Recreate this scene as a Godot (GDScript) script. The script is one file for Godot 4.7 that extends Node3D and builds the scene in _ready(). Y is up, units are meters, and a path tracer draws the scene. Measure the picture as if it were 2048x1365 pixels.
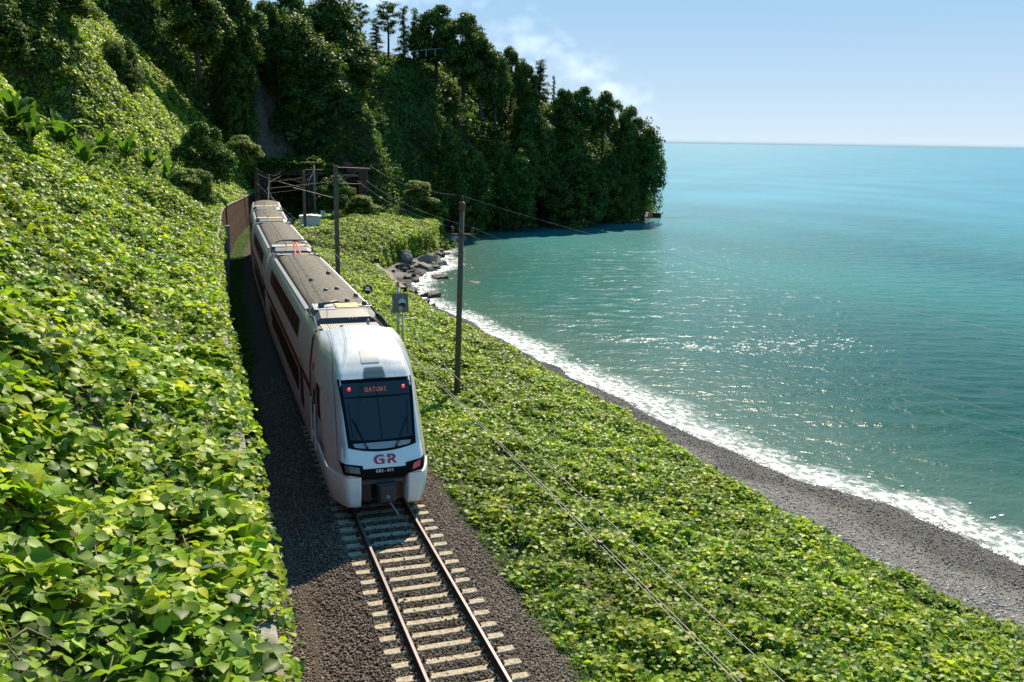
extends Node3D

const CAM_POS := Vector3(-4.72, 10.67, 0.0)
const YAW := -18.34
const PITCH := -11.95
const ROLL := 0.9
const FOV := 39.52
var cam: Camera3D
var cam_inv: Basis
var rng := RandomNumberGenerator.new()
var used := {}
var mats := {}
var nz := FastNoiseLite.new()
var nz2 := FastNoiseLite.new()


func _ready() -> void:
	rng.seed = 20240611
	nz.seed = 7
	nz.frequency = 1.0
	nz.fractal_octaves = 3
	nz2.seed = 19
	nz2.frequency = 1.0
	nz2.fractal_type = FastNoiseLite.FRACTAL_NONE
	# ---- camera
	cam = Camera3D.new()
	cam.name = "camera"
	cam.fov = FOV
	cam.near = 0.1
	cam.far = 30000.0
	cam.position = CAM_POS
	cam.rotation_degrees = Vector3(PITCH, YAW, ROLL)
	add_child(cam)
	cam_inv = cam.transform.basis.inverse()
	# ---- sky, exposure
	var sky_mat := ProceduralSkyMaterial.new()
	sky_mat.sky_top_color = Color(0.07, 0.26, 0.48).linear_to_srgb()
	sky_mat.sky_horizon_color = Color(0.42, 0.51, 0.585).linear_to_srgb()
	sky_mat.sky_curve = 0.115
	sky_mat.sky_energy_multiplier = 1.0
	sky_mat.ground_bottom_color = Color(0.05, 0.16, 0.2).linear_to_srgb()
	sky_mat.ground_horizon_color = Color(0.33, 0.46, 0.53).linear_to_srgb()
	sky_mat.sun_angle_max = 12.0
	sky_mat.sun_curve = 0.08
	sky_mat.sky_cover = cloud_cover()
	sky_mat.sky_cover_modulate = Color(1, 1, 1)
	var sky := Sky.new()
	sky.sky_material = sky_mat
	var env := Environment.new()
	env.background_mode = Environment.BG_SKY
	env.sky = sky
	env.background_energy_multiplier = 0.77
	env.tonemap_mode = Environment.TONE_MAPPER_LINEAR
	env.tonemap_exposure = 2.2
	env.sdfgi_enabled = true
	env.ssao_enabled = true
	env.ssil_enabled = true
	env.fog_enabled = false
	var we := WorldEnvironment.new()
	we.name = "world_environment"
	we.environment = env
	add_child(we)
	# ---- sun: ahead of the camera and a little to the right of the track
	var sun := DirectionalLight3D.new()
	sun.name = "sun"
	sun.light_energy = 1.6
	sun.light_color = Color(1.0, 0.94, 0.84)
	sun.light_angular_distance = 0.5
	sun.shadow_enabled = true
	add_child(sun)
	var towards := Vector3(0.36, 0.68, -0.64).normalized()
	sun.look_at_from_position(towards * 50.0, Vector3.ZERO, Vector3.UP)
	# ---- setting, then things
	build_ground()
	build_sea()
	build_track()
	build_walls()
	build_train()
	build_catenary()
	build_lineside()
	build_rocks()
	build_trees()
	build_plants()


# ---------------------------------------------------------------- naming
func numbered(called: String, parent: Node) -> String:
	var key := str(parent.get_instance_id()) + called
	var n: int = used.get(key, 0)
	used[key] = n + 1
	return called if n == 0 else "%s_%03d" % [called, n]


func put(o: Node3D, called: String, parent: Node = self) -> Node3D:
	o.name = numbered(called, parent)
	parent.add_child(o, true)
	return o


func obj(called: String, mesh: Mesh, m: Material, parent: Node = self, xf := Transform3D()) -> MeshInstance3D:
	var o := MeshInstance3D.new()
	o.mesh = mesh
	if m:
		o.material_override = m
	o.transform = xf
	put(o, called, parent)
	return o


func tag(o: Node, label: String, category := "", group := "", kind := "") -> Node:
	if label:
		o.set_meta("label", label)
	if category:
		o.set_meta("category", category)
	if group:
		o.set_meta("group", group)
	if kind:
		o.set_meta("kind", kind)
	return o


func thing(called: String, label: String, category: String, at := Vector3.ZERO, turn := 0.0, group := "") -> Node3D:
	var o := Node3D.new()
	o.position = at
	o.rotation.y = turn
	put(o, called)
	tag(o, label, category, group)
	return o


func many(called: String, mesh: Mesh, m: Material, buf: PackedFloat32Array, parent: Node = self, kind := "stuff") -> MultiMeshInstance3D:
	var mm := MultiMesh.new()
	mm.transform_format = MultiMesh.TRANSFORM_3D
	mm.use_colors = true
	mm.mesh = mesh
	mm.instance_count = buf.size() / 16
	mm.buffer = buf
	var o := MultiMeshInstance3D.new()
	o.multimesh = mm
	o.material_override = m
	put(o, called, parent)
	if kind:
		o.set_meta("kind", kind)
	return o


func row(buf: PackedFloat32Array, b: Basis, o: Vector3, c: Color) -> void:
	buf.append_array([b.x.x, b.y.x, b.z.x, o.x, b.x.y, b.y.y, b.z.y, o.y, b.x.z, b.y.z, b.z.z, o.z, c.r, c.g, c.b, 1.0])


# ---------------------------------------------------------------- materials
func mat(c: Color, rough := 0.7, metal := 0.0, spec := 0.5) -> StandardMaterial3D:
	var key := "%s %s %s %s" % [c, rough, metal, spec]
	if mats.has(key):
		return mats[key]
	var m := StandardMaterial3D.new()
	m.albedo_color = c.linear_to_srgb()
	m.roughness = rough
	m.metallic = metal
	m.metallic_specular = spec
	mats[key] = m
	return m


func noise_tex(freq: float, stops: Array, colors: Array, size := 512, sd := 1, kind := FastNoiseLite.TYPE_SIMPLEX_SMOOTH, octaves := 5, gain := 0.55, cell_return := -1) -> NoiseTexture2D:
	var n := FastNoiseLite.new()
	n.seed = sd
	n.noise_type = kind
	n.frequency = freq
	n.fractal_octaves = octaves
	n.fractal_gain = gain
	if cell_return >= 0:
		n.cellular_return_type = cell_return
	if octaves <= 1:
		n.fractal_type = FastNoiseLite.FRACTAL_NONE
	var t := NoiseTexture2D.new()
	t.width = size
	t.height = size
	t.seamless = true
	t.noise = n
	if stops.size():
		var g := Gradient.new()
		g.offsets = PackedFloat32Array(stops)
		var cs := PackedColorArray()
		for c: Color in colors:
			var s := c.linear_to_srgb()
			s.a = c.a
			cs.append(s)
		g.colors = cs
		t.color_ramp = g
	return t


func bump_tex(freq: float, size := 512, sd := 1, strength := 6.0, kind := FastNoiseLite.TYPE_SIMPLEX_SMOOTH, octaves := 5) -> NoiseTexture2D:
	var t := noise_tex(freq, [], [], size, sd, kind, octaves)
	t.as_normal_map = true
	t.bump_strength = strength
	return t


# a rough natural material: colour noise and relief, laid on by world position
func rough_mat(key: String, stops: Array, colors: Array, metres: float, rough := 0.85, freq := 0.02, normal := 0.8, kind := FastNoiseLite.TYPE_SIMPLEX_SMOOTH, size := 512) -> StandardMaterial3D:
	if mats.has(key):
		return mats[key]
	var m := StandardMaterial3D.new()
	m.albedo_texture = noise_tex(freq, stops, colors, size, key.hash() % 1000, kind)
	m.normal_enabled = true
	m.normal_texture = bump_tex(freq * 1.6, size, key.hash() % 1000, 8.0, kind)
	m.normal_scale = normal
	m.roughness = rough
	m.metallic_specular = 0.2
	m.uv1_triplanar = true
	m.uv1_world_triplanar = true
	m.uv1_scale = Vector3.ONE / metres
	mats[key] = m
	return m


# ---------------------------------------------------------------- mesh building
class MB:
	var st := SurfaceTool.new()

	func _init() -> void:
		st.begin(Mesh.PRIMITIVE_TRIANGLES)
		st.set_smooth_group(-1)

	func smooth(on: bool) -> MB:
		st.set_smooth_group(0 if on else -1)
		return self

	func tri(a: Vector3, b: Vector3, c: Vector3) -> void:
		st.add_vertex(a)
		st.add_vertex(b)
		st.add_vertex(c)

	# corners in order round the face, clockwise seen from its front
	func quad(a: Vector3, b: Vector3, c: Vector3, d: Vector3) -> void:
		tri(a, b, c)
		tri(a, c, d)

	func box(size: Vector3, xf := Transform3D(), bev := 0.0) -> MB:
		var h := size * 0.5
		var e := minf(bev, minf(h.x, minf(h.y, h.z)) * 0.9)
		var k := func(sx: float, sy: float, sz: float, ax: int) -> Vector3:
			var p := Vector3(sx * (h.x - e), sy * (h.y - e), sz * (h.z - e))
			p[ax] = [sx, sy, sz][ax] * h[ax]
			return xf * p
		var flip := xf.basis.determinant() < 0.0
		for ax in 3:
			var u := (ax + 1) % 3
			var v := (ax + 2) % 3
			for s: float in [-1.0, 1.0]:
				var cs: Array[Vector3] = []
				for q: Vector2 in [Vector2(-1, -1), Vector2(1, -1), Vector2(1, 1), Vector2(-1, 1)]:
					var g := Vector3.ZERO
					g[ax] = s
					g[u] = q.x
					g[v] = q.y
					cs.append(k.call(g.x, g.y, g.z, ax))
				if (s > 0.0) != flip:
					quad(cs[3], cs[2], cs[1], cs[0])
				else:
					quad(cs[0], cs[1], cs[2], cs[3])
		if e > 0.0:
			for ax in 3:
				var u := (ax + 1) % 3
				var v := (ax + 2) % 3
				for q: Vector2 in [Vector2(-1, -1), Vector2(1, -1), Vector2(1, 1), Vector2(-1, 1)]:
					var g := Vector3.ZERO
					g[u] = q.x
					g[v] = q.y
					var a := g
					var b := g
					a[ax] = -1.0
					b[ax] = 1.0
					var p1: Vector3 = k.call(a.x, a.y, a.z, u)
					var p2: Vector3 = k.call(b.x, b.y, b.z, u)
					var p3: Vector3 = k.call(b.x, b.y, b.z, v)
					var p4: Vector3 = k.call(a.x, a.y, a.z, v)
					if (q.x * q.y > 0.0) != flip:
						quad(p1, p4, p3, p2)
					else:
						quad(p1, p2, p3, p4)
			for sx: float in [-1.0, 1.0]:
				for sy: float in [-1.0, 1.0]:
					for sz: float in [-1.0, 1.0]:
						var a: Vector3 = k.call(sx, sy, sz, 0)
						var b: Vector3 = k.call(sx, sy, sz, 1)
						var c: Vector3 = k.call(sx, sy, sz, 2)
						if (sx * sy * sz > 0.0) != flip:
							tri(a, c, b)
						else:
							tri(a, b, c)
		return self

	# a grid of points [rows][cols]; faces look to (row direction) x (col direction) unless flipped
	func grid(rows: Array, flip := false) -> MB:
		for i in rows.size() - 1:
			var a: PackedVector3Array = rows[i]
			var b: PackedVector3Array = rows[i + 1]
			for j in a.size() - 1:
				if flip:
					quad(a[j], a[j + 1], b[j + 1], b[j])
				else:
					quad(a[j], b[j], b[j + 1], a[j + 1])
		return self

	func tube(path: PackedVector3Array, radii: PackedFloat32Array, sides := 8, caps := true) -> MB:
		var rows := []
		var n := path.size()
		var up := Vector3.UP
		var d0 := (path[1] - path[0]).normalized()
		if absf(d0.dot(up)) > 0.95:
			up = Vector3.RIGHT
		for i in n:
			var d := (path[mini(i + 1, n - 1)] - path[maxi(i - 1, 0)]).normalized()
			var sx := d.cross(up).normalized()
			var sy := sx.cross(d)
			var r := radii[mini(i, radii.size() - 1)]
			var ring := PackedVector3Array()
			for j in sides + 1:
				var t := TAU * j / sides
				ring.append(path[i] + (sx * cos(t) + sy * sin(t)) * r)
			rows.append(ring)
		grid(rows, false)
		if caps:
			var a: PackedVector3Array = rows[0]
			var b: PackedVector3Array = rows[n - 1]
			for j in sides:
				tri(path[0], a[j], a[j + 1])
				tri(path[n - 1], b[j + 1], b[j])
		return self

	func rod(a: Vector3, b: Vector3, r: float, sides := 8) -> MB:
		return tube(PackedVector3Array([a, b]), PackedFloat32Array([r]), sides)

	# profile of (radius, height) turned about the y axis of xf
	func lathe(prof: Array, sides := 16, xf := Transform3D()) -> MB:
		var rows := []
		for p: Vector2 in prof:
			var ring := PackedVector3Array()
			for j in sides + 1:
				var t := TAU * j / sides
				ring.append(xf * Vector3(cos(t) * p.x, p.y, sin(t) * p.x))
			rows.append(ring)
		return grid(rows, false)

	func done() -> ArrayMesh:
		st.generate_normals()
		st.index()
		return st.commit()


# a sheet with its own normals, uvs in metres and optional colours; rows of points
func sheet(rows: Array, cols: Array = [], flip := false) -> Dictionary:
	var v := PackedVector3Array()
	var c := PackedColorArray()
	var idx := PackedInt32Array()
	var w: int = rows[0].size()
	for i in rows.size():
		v.append_array(rows[i])
		if cols.size():
			c.append_array(cols[i])
	for i in rows.size() - 1:
		for j in w - 1:
			var a := i * w + j
			if flip:
				idx.append_array([a, a + 1, a + w, a + 1, a + w + 1, a + w])
			else:
				idx.append_array([a, a + w, a + 1, a + 1, a + w, a + w + 1])
	var n := PackedVector3Array()
	n.resize(v.size())
	for t in range(0, idx.size(), 3):
		var f := (v[idx[t + 2]] - v[idx[t]]).cross(v[idx[t + 1]] - v[idx[t]])
		for k in 3:
			n[idx[t + k]] += f
	for i in n.size():
		n[i] = n[i].normalized()
	return {"v": v, "n": n, "i": idx, "c": c}


func sheet_mesh(s: Dictionary) -> ArrayMesh:
	var a := []
	a.resize(Mesh.ARRAY_MAX)
	a[Mesh.ARRAY_VERTEX] = s.v
	a[Mesh.ARRAY_NORMAL] = s.n
	a[Mesh.ARRAY_INDEX] = s.i
	if s.c.size():
		a[Mesh.ARRAY_COLOR] = s.c
	var uv := PackedVector2Array()
	for p: Vector3 in s.v:
		uv.append(Vector2(p.x, p.z))
	a[Mesh.ARRAY_TEX_UV] = uv
	var me := ArrayMesh.new()
	me.add_surface_from_arrays(Mesh.PRIMITIVE_TRIANGLES, a)
	return me


func in_view(p: Vector3, margin := 1.2) -> bool:
	var q := cam_inv * (p - CAM_POS)
	if q.z > -1.0:
		return false
	var th := tan(deg_to_rad(FOV * 0.5))
	return absf(q.x) < -q.z * th * 1.5015 * margin and absf(q.y) < -q.z * th * margin


func sm(a: float, b: float, x: float) -> float:
	return smoothstep(a, b, x)


func poly(t: float, pts: Array) -> float:   # piecewise-linear curve through Vector2 points, eased
	if t <= pts[0].x:
		return pts[0].y
	for i in pts.size() - 1:
		if t <= pts[i + 1].x:
			return lerpf(pts[i].y, pts[i + 1].y, (t - pts[i].x) / (pts[i + 1].x - pts[i].x))
	return pts[-1].y


func cloud_cover() -> ImageTexture:
	var w := 2048
	var im := Image.create(w, w / 2, false, Image.FORMAT_RGBA8)
	im.fill(Color(1, 1, 1, 0))
	var n := FastNoiseLite.new()
	n.seed = 5
	n.frequency = 1.0
	n.fractal_octaves = 6
	n.fractal_gain = 0.62
	# banks of cloud: azimuth, elevation, width, height, lean, strength
	var banks: Array = [[21.0, 5.0, 3.2, 1.2, 0.5, 0.9], [16.5, 4.6, 2.5, 2.3, 0.0, 0.8], [24.5, 2.6, 3.0, 1.2, 0.3, 0.55], [12.0, 8.4, 4.0, 1.2, 0.0, 1.0], [7.0, 8.0, 5.0, 2.0, 0.0, 0.9], [-25.0, 9.0, 12.0, 3.0, 0.1, 0.8], [-80.0, 12.0, 20.0, 3.5, 0.0, 0.8], [-140.0, 8.0, 16.0, 3.0, 0.1, 0.7], [150.0, 11.0, 22.0, 4.0, 0.0, 0.8], [95.0, 15.0, 14.0, 3.0, -0.1, 0.6]]
	for y in range(w / 8, w / 4 + 4):
		var el := 90.0 - (y + 0.5) * 360.0 / w
		for x in w:
			var az := (x + 0.5) * 360.0 / w
			if az > 180.0:
				az -= 360.0
			var m := 0.0
			for b: Array in banks:
				var dx: float = (az - b[0]) / b[2]
				if absf(dx) > 2.5:
					continue
				var dy: float = (el - b[1] + b[4] * (az - b[0])) / b[3]
				m += b[5] * exp(-dx * dx - dy * dy)
			if m < 0.02:
				continue
			var f := n.get_noise_3d(az * 0.5, el * 0.9, 3.0) * 0.5 + 0.5
			f = clampf((f - 0.62 + 0.34 * minf(m, 1.0)) * 2.6, 0.0, 1.0) * minf(1.0, m * 1.5)
			im.set_pixel(x, y, Color(0.97, 0.97, 1.0, f * 0.2))
	return ImageTexture.create_from_image(im)


# ---------------------------------------------------------------- the lie of the land
# s is the distance along the track from the camera's foot, u the distance to the right of its centre line
func tx(s: float) -> float:
	if s < 30.0:
		return 0.0
	if s < 134.0:
		return 5.8e-6 * pow(s - 30.0, 3.0)
	return 5.8e-6 * pow(104.0, 3.0) + 3.0 * 5.8e-6 * 104.0 * 104.0 * (s - 134.0)


func track_turn(s: float) -> float:
	var sl := 0.0 if s < 30.0 else 3.0 * 5.8e-6 * pow(minf(s, 134.0) - 30.0, 2.0)
	return -atan(sl)


func fb(x: float, y: float, z := 0.0) -> float:
	return nz.get_noise_3d(x, y, z)


func wall_u(s: float) -> float:   # the line of the retaining wall
	return lerpf(-4.25, -3.7, sm(38.0, 72.0, s))


func wall_top(s: float) -> float:
	return 5.0 - 1.7 * sm(65.0, 124.0, s)


const EDGE := [Vector2(-20, 18.8), Vector2(10, 17.3), Vector2(20, 16.5), Vector2(31, 15.3), Vector2(41, 15.3), Vector2(53, 14.5), Vector2(62, 14.0), Vector2(78, 12.6), Vector2(94, 13.0), Vector2(103, 13.2), Vector2(108, 15.2), Vector2(115, 19.0), Vector2(124, 24.2), Vector2(138, 29.5), Vector2(150, 31.5), Vector2(158, 36.0), Vector2(168, 47.0), Vector2(176, 66.0), Vector2(186, 86.0)]
const SHORE := [Vector2(-20, 31.5), Vector2(10, 28.3), Vector2(20, 26.6), Vector2(26, 25.2), Vector2(32, 24.3), Vector2(36.5, 22.3), Vector2(43, 20.8), Vector2(52, 19.8), Vector2(62, 18.6), Vector2(78, 17.7), Vector2(88, 16.2), Vector2(95, 16.2), Vector2(104, 18.5), Vector2(115, 24.0), Vector2(124, 26.2), Vector2(140, 30.6), Vector2(150, 35.0), Vector2(158, 38.5), Vector2(167, 49.0), Vector2(174.5, 68.0), Vector2(185, 88.0)]
const SEA_Y := -5.0


func edge_x(s: float) -> float:
	return poly(s, EDGE) + 0.5 * fb(s * 0.08, 4.0)


func shore_x(s: float) -> float:
	return poly(s, SHORE) + 0.7 * fb(s * 0.11, 9.0)


func hill_y(u: float, s: float) -> float:
	var q := wall_u(s) - u
	var x := tx(s) + u
	var w := wall_top(s)
	var ya := w + 0.30 * q + 0.058 * q * q if q < 12.0 else w + 11.95 + 1.25 * (q - 12.0)
	var sc := maxf(52.0, 70.0 + (x + 8.0) * 5.0)
	var yb := w + 1.3 * maxf(0.0, q - 0.8)
	var yg := w + (ya - w) * 0.42
	var gully := sm(sc, sc + 9.0, s) * sm(2.0, 6.0, q)
	var wid := lerpf(9.0, 24.0, clampf((x + 14.0) / 9.0, 0.0, 1.0))
	var b := sm(84.0, 84.0 + wid, s)
	var y := lerpf(lerpf(ya, yg, gully), yb, b)
	y += sm(0.0, 3.0, q) * (1.6 * fb(x * 0.075, s * 0.06) + 0.55 * fb(x * 0.24, s * 0.2, 5.0)) + sm(0.0, 0.8, q) * 0.2 * fb(x * 0.8, s * 0.8, 9.0)
	return y


const TOE := [Vector2(-60, -106), Vector2(-40, -111), Vector2(-22, -125), Vector2(-8, -135), Vector2(0, -142), Vector2(10, -147), Vector2(20, -138.5), Vector2(23.6, -139.5), Vector2(26.5, -146), Vector2(29.5, -153), Vector2(37, -158.5), Vector2(48, -168), Vector2(68, -176.5), Vector2(80, -181.5), Vector2(87.5, -186.5), Vector2(92.5, -196), Vector2(94, -215), Vector2(90, -250)]


# [distance behind the foot of the cliffs, position along that line]
func behind(p: Vector2) -> Vector2:
	var best := 1e9
	var along := 0.0
	var sgn := 1.0
	for i in TOE.size() - 1:
		var a: Vector2 = TOE[i]
		var d: Vector2 = TOE[i + 1] - a
		var t := clampf((p - a).dot(d) / d.length_squared(), 0.0, 1.0)
		var g := p - a - d * t
		var l := g.length()
		if l < best - 1e-4:
			best = l
			along = i + t
			sgn = -1.0 if d.x * (p.y - a.y) - d.y * (p.x - a.x) > 0.0 else 1.0
	return Vector2(best * sgn, along)


const BARE := Vector3(7.0, 13.5, -150.0)   # the bare earth face
const TOP := [Vector2(0, 46), Vector2(3, 44), Vector2(4, 39), Vector2(5, 30), Vector2(6, 22), Vector2(7, 21), Vector2(8.5, 24), Vector2(10, 26), Vector2(11, 24.5), Vector2(12, 20), Vector2(13, 15.0), Vector2(14, 11), Vector2(15, 9.5), Vector2(16, 9)]
const RISE := [Vector2(0, 7.5), Vector2(4, 8.0), Vector2(5, 9.0), Vector2(6, 13.0), Vector2(7, 13), Vector2(8, 9.0), Vector2(9, 6.5), Vector2(11, 6.5), Vector2(13, 5.5), Vector2(16, 4.0)]
const FOOT := [Vector2(0, 3), Vector2(4, 5.0), Vector2(5, 5.5), Vector2(6, 1.5), Vector2(7, 0.5), Vector2(8, -2.0), Vector2(9, -4.2), Vector2(16, -5.0)]


func cliff_y(p: Vector2) -> float:
	var b := behind(p)
	var foot := poly(b.y, FOOT)
	if b.x < 0.0:
		return foot + b.x * 0.7
	var top := poly(b.y, TOP)
	return foot + (top - foot) * (1.0 - exp(-b.x / poly(b.y, RISE))) + 0.02 * b.x


func land_y(x: float, z: float) -> float:   # the height of whatever ground lies there
	var s := -z
	var u := x - tx(s)
	var y := -30.0
	if u < wall_u(s):
		y = hill_y(u, s)
	elif u < 2.5:
		y = -0.35
	elif x < edge_x(s) and s < 150.0:
		y = slope_y(u, s)
	else:
		y = -4.6
	if s > 100.0:
		y = maxf(y, cliff_y(Vector2(x, z)))
	return y


func slope_y(u: float, s: float) -> float:
	var w := edge_x(s) - tx(s) - 2.5
	var t := clampf((u - 2.5) / w, 0.0, 1.0)
	var y := -0.62 - 2.55 * pow(t, 1.15)
	var far := sm(101.0, 112.0, s)
	y = lerpf(y, 0.1 - 1.3 * t * t + 0.9 * sm(0.2, 0.5, t) * (1.0 - t), far)
	y += sm(0.0, 0.06, t) * (0.30 * fb(u * 0.25, s * 0.22) + 0.16 * fb(u * 0.8, s * 0.8, 3.0))
	return y


func build_ground() -> void:
	var soil := rough_mat("soil", [0.0, 0.45, 0.7, 1.0], [Color(0.035, 0.038, 0.014), Color(0.07, 0.062, 0.03), Color(0.05, 0.065, 0.02), Color(0.12, 0.095, 0.05)], 2.5, 0.95, 0.015)
	# hillside on the left
	var rows := []
	var s := -8.0
	while s < 152.0:
		var r := PackedVector3Array()
		for j in 62:
			var u := wall_u(s) - 0.02 - (0.6 * j if j < 37 else 22.2 + 1.6 * (j - 37))
			r.append(Vector3(tx(s) + u, hill_y(u, s), -s))
		rows.append(r)
		s += 0.6
	var hill := sheet(rows, [], true)
	tag(obj("hillside", sheet_mesh(hill), soil), "steep hillside overgrown with vines left of the railway", "", "", "structure")
	# bed of the railway
	var rows2 := []
	s = -8.0
	while s < 152.0:
		var r := PackedVector3Array()
		for u: float in [-4.24, -3.69, -3.3, -2.9, -2.4, -2.0, -1.6, -1.35, -0.9, -0.6, -0.2, 0.2, 0.6, 0.9, 1.35, 1.6, 2.0, 2.4, 2.9, 3.4]:
			var y := -0.25
			if absf(u) > 1.4:
				y = -0.25 - 0.35 * minf(1.0, (absf(u) - 1.4) / 1.3)
			if u > 2.4:
				y -= 0.12 * (u - 2.4)
			y += 0.02 * fb(u * 1.4, s * 1.4)
			r.append(Vector3(tx(s) + u, y, -s))
		rows2.append(r)
		s += 0.5
	var bed := sheet(rows2)
	var ballast := rough_mat("ballast", [0.0, 0.4, 0.55, 0.75, 1.0], [Color(0.012, 0.01, 0.008), Color(0.055, 0.045, 0.036), Color(0.11, 0.09, 0.072), Color(0.17, 0.14, 0.112), Color(0.26, 0.22, 0.18)], 0.9, 0.95, 0.06, 1.6, FastNoiseLite.TYPE_CELLULAR)
	tag(obj("track_bed", sheet_mesh(bed), ballast), "bed of dark crushed stone under the railway track", "", "", "structure")
	stones()
	# slope between the railway and the beach
	var rows3 := []
	s = -8.0
	while s < 152.0:
		var r := PackedVector3Array()
		var w := edge_x(s) - tx(s) - 2.5
		for j in 31:
			var u := 2.5 + w * j / 30.0
			r.append(Vector3(tx(s) + u, slope_y(u, s), -s))
		var fall := sm(80.0, 106.0, s)
		r.append(Vector3(edge_x(s) + lerpf(1.0, 0.35, fall), lerpf(-3.6, -4.2, fall), -s))
		r.append(Vector3(edge_x(s) + lerpf(2.0, 0.4, fall), -6.0, -s))
		rows3.append(r)
		s += 0.6
	var slope := sheet(rows3)
	tag(obj("coastal_slope", sheet_mesh(slope), soil), "vine covered slope between the railway and the beach", "", "", "structure")
	# headland and cliffs behind the tunnel
	var rows4 := []
	var z := -104.0
	while z > -236.0:
		var r := PackedVector3Array()
		var x := -62.0
		while x < 98.0:
			var p := Vector2(x, z)
			var y := cliff_y(p)
			var d := behind(p).x
			if d > 0.0:
				var k := sm(0.0, 4.0, d) * 1.0
				y += k * (2.2 * fb(x * 0.085, z * 0.085) + 1.5 * absf(fb(x * 0.2, z * 0.2, 2.0)) + 0.6 * fb(x * 0.5, z * 0.5, 4.0))
			var q := Vector3(x, maxf(y, -9.0), z)
			if d > 0.5:
				var lump := 1.7 * fb(x * 0.16, y * 0.07, z * 0.16) + 2.2 * (absf(fb(x * 0.22, 7.0, z * 0.22)) - 0.2) + 0.5 * fb(x * 0.45, y * 0.2, z * 0.45)
				q += Vector3(0.25, 0.0, 1.0) * lump * sm(0.5, 3.0, d)
			r.append(q)
			x += 0.85
		rows4.append(r)
		z -= 0.85 if z > -205.0 else 2.0
	var head := sheet(rows4)
	tag(obj("headland", sheet_mesh(head), rough_mat("bare earth", [0.0, 0.4, 0.7, 1.0], [Color(0.05, 0.037, 0.026), Color(0.11, 0.08, 0.056), Color(0.155, 0.118, 0.085), Color(0.21, 0.165, 0.12)], 4.0, 0.95, 0.015)), "dark wooded headland with steep faces over the sea", "", "", "structure")
	# beach of shingle running under the water
	var rows5 := []
	var cols5 := []
	s = -10.0
	while s < 187.0:
		var r := PackedVector3Array()
		var c := PackedColorArray()
		var e := edge_x(s) - 1.2
		var w := shore_x(s)
		for j in 41:
			var t := j / 28.0
			var x := lerpf(e, w, t)
			var y := -3.55 - 1.45 * t
			if t > 1.0:
				y = -5.0 - 0.16 * (x - w) * 1.6
			var berm := 0.14 * sin(t * 9.0 + 2.0 * fb(s * 0.06, 2.0)) * sm(0.2, 0.5, t) * (1.0 - sm(0.8, 1.0, t))
			y += berm + 0.10 * fb(x * 0.5, s * 0.3)
			r.append(Vector3(x, y, -s))
			var wet := sm(0.52, 0.7, t + 0.14 * fb(s * 0.16, 1.0) + 0.05 * fb(s * 0.7, 5.0))
			var k := lerpf(1.85, 0.62, wet) * (1.0 + 0.25 * fb(x * 0.3, s * 0.12, 7.0))
			c.append(Color(k, k, k * 1.02))
		rows5.append(r)
		cols5.append(c)
		s += 0.7
	var beach := sheet(rows5, cols5)
	var shingle := rough_mat("shingle", [0.0, 0.3, 0.5, 0.7, 1.0], [Color(0.07, 0.066, 0.06), Color(0.115, 0.11, 0.10), Color(0.15, 0.143, 0.132), Color(0.19, 0.18, 0.168), Color(0.30, 0.29, 0.275)], 2.2, 0.85, 0.09, 0.9, FastNoiseLite.TYPE_CELLULAR, 1024)
	shingle.vertex_color_use_as_albedo = true
	tag(obj("beach", sheet_mesh(beach), shingle), "narrow grey shingle beach beside the sea", "", "", "structure")
	pebbles()
	# ---- vines
	vines(hill, slope, head)


func stones() -> void:
	var b := MB.new()
	b.box(Vector3(1, 0.8, 1.1), Transform3D(Basis.from_euler(Vector3(0.4, 0.3, 0.2)), Vector3.ZERO), 0.28)
	var me := b.done()
	var buf := PackedFloat32Array()
	for i in 120000:
		var s := 12.5 + 32.0 * pow(rng.randf(), 1.3)
		var u := rng.randf_range(-4.1, 3.1)
		var p := Vector3(tx(s) + u, 0, -s)
		p.y = -0.24 - (0.36 * minf(1.0, (absf(u) - 1.4) / 1.3) if absf(u) > 1.4 else 0.0) - (0.12 * (u - 2.4) if u > 2.4 else 0.0) + rng.randf_range(-0.02, 0.035)
		if absf(absf(u) - 0.8) < 0.09:
			continue
		if absf(u) < 1.3 and absf(fposmod(s, 0.57) - 0.285) < 0.15 and rng.randf() < 0.93:
			continue
		if not in_view(p, 1.3):
			continue
		var k := rng.randf_range(0.03, 0.062)
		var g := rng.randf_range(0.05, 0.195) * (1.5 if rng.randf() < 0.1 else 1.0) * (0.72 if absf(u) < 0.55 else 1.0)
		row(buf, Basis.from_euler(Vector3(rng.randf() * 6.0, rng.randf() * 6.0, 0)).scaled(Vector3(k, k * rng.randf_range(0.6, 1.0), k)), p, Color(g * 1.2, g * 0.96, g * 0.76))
	var m := mat(Color(1, 1, 1), 0.9, 0.0, 0.15)
	m.vertex_color_use_as_albedo = true
	tag(many("ballast_stones", me, m, buf), "dark grey crushed stones lying loose between and beside the rails", "ballast")


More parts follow.
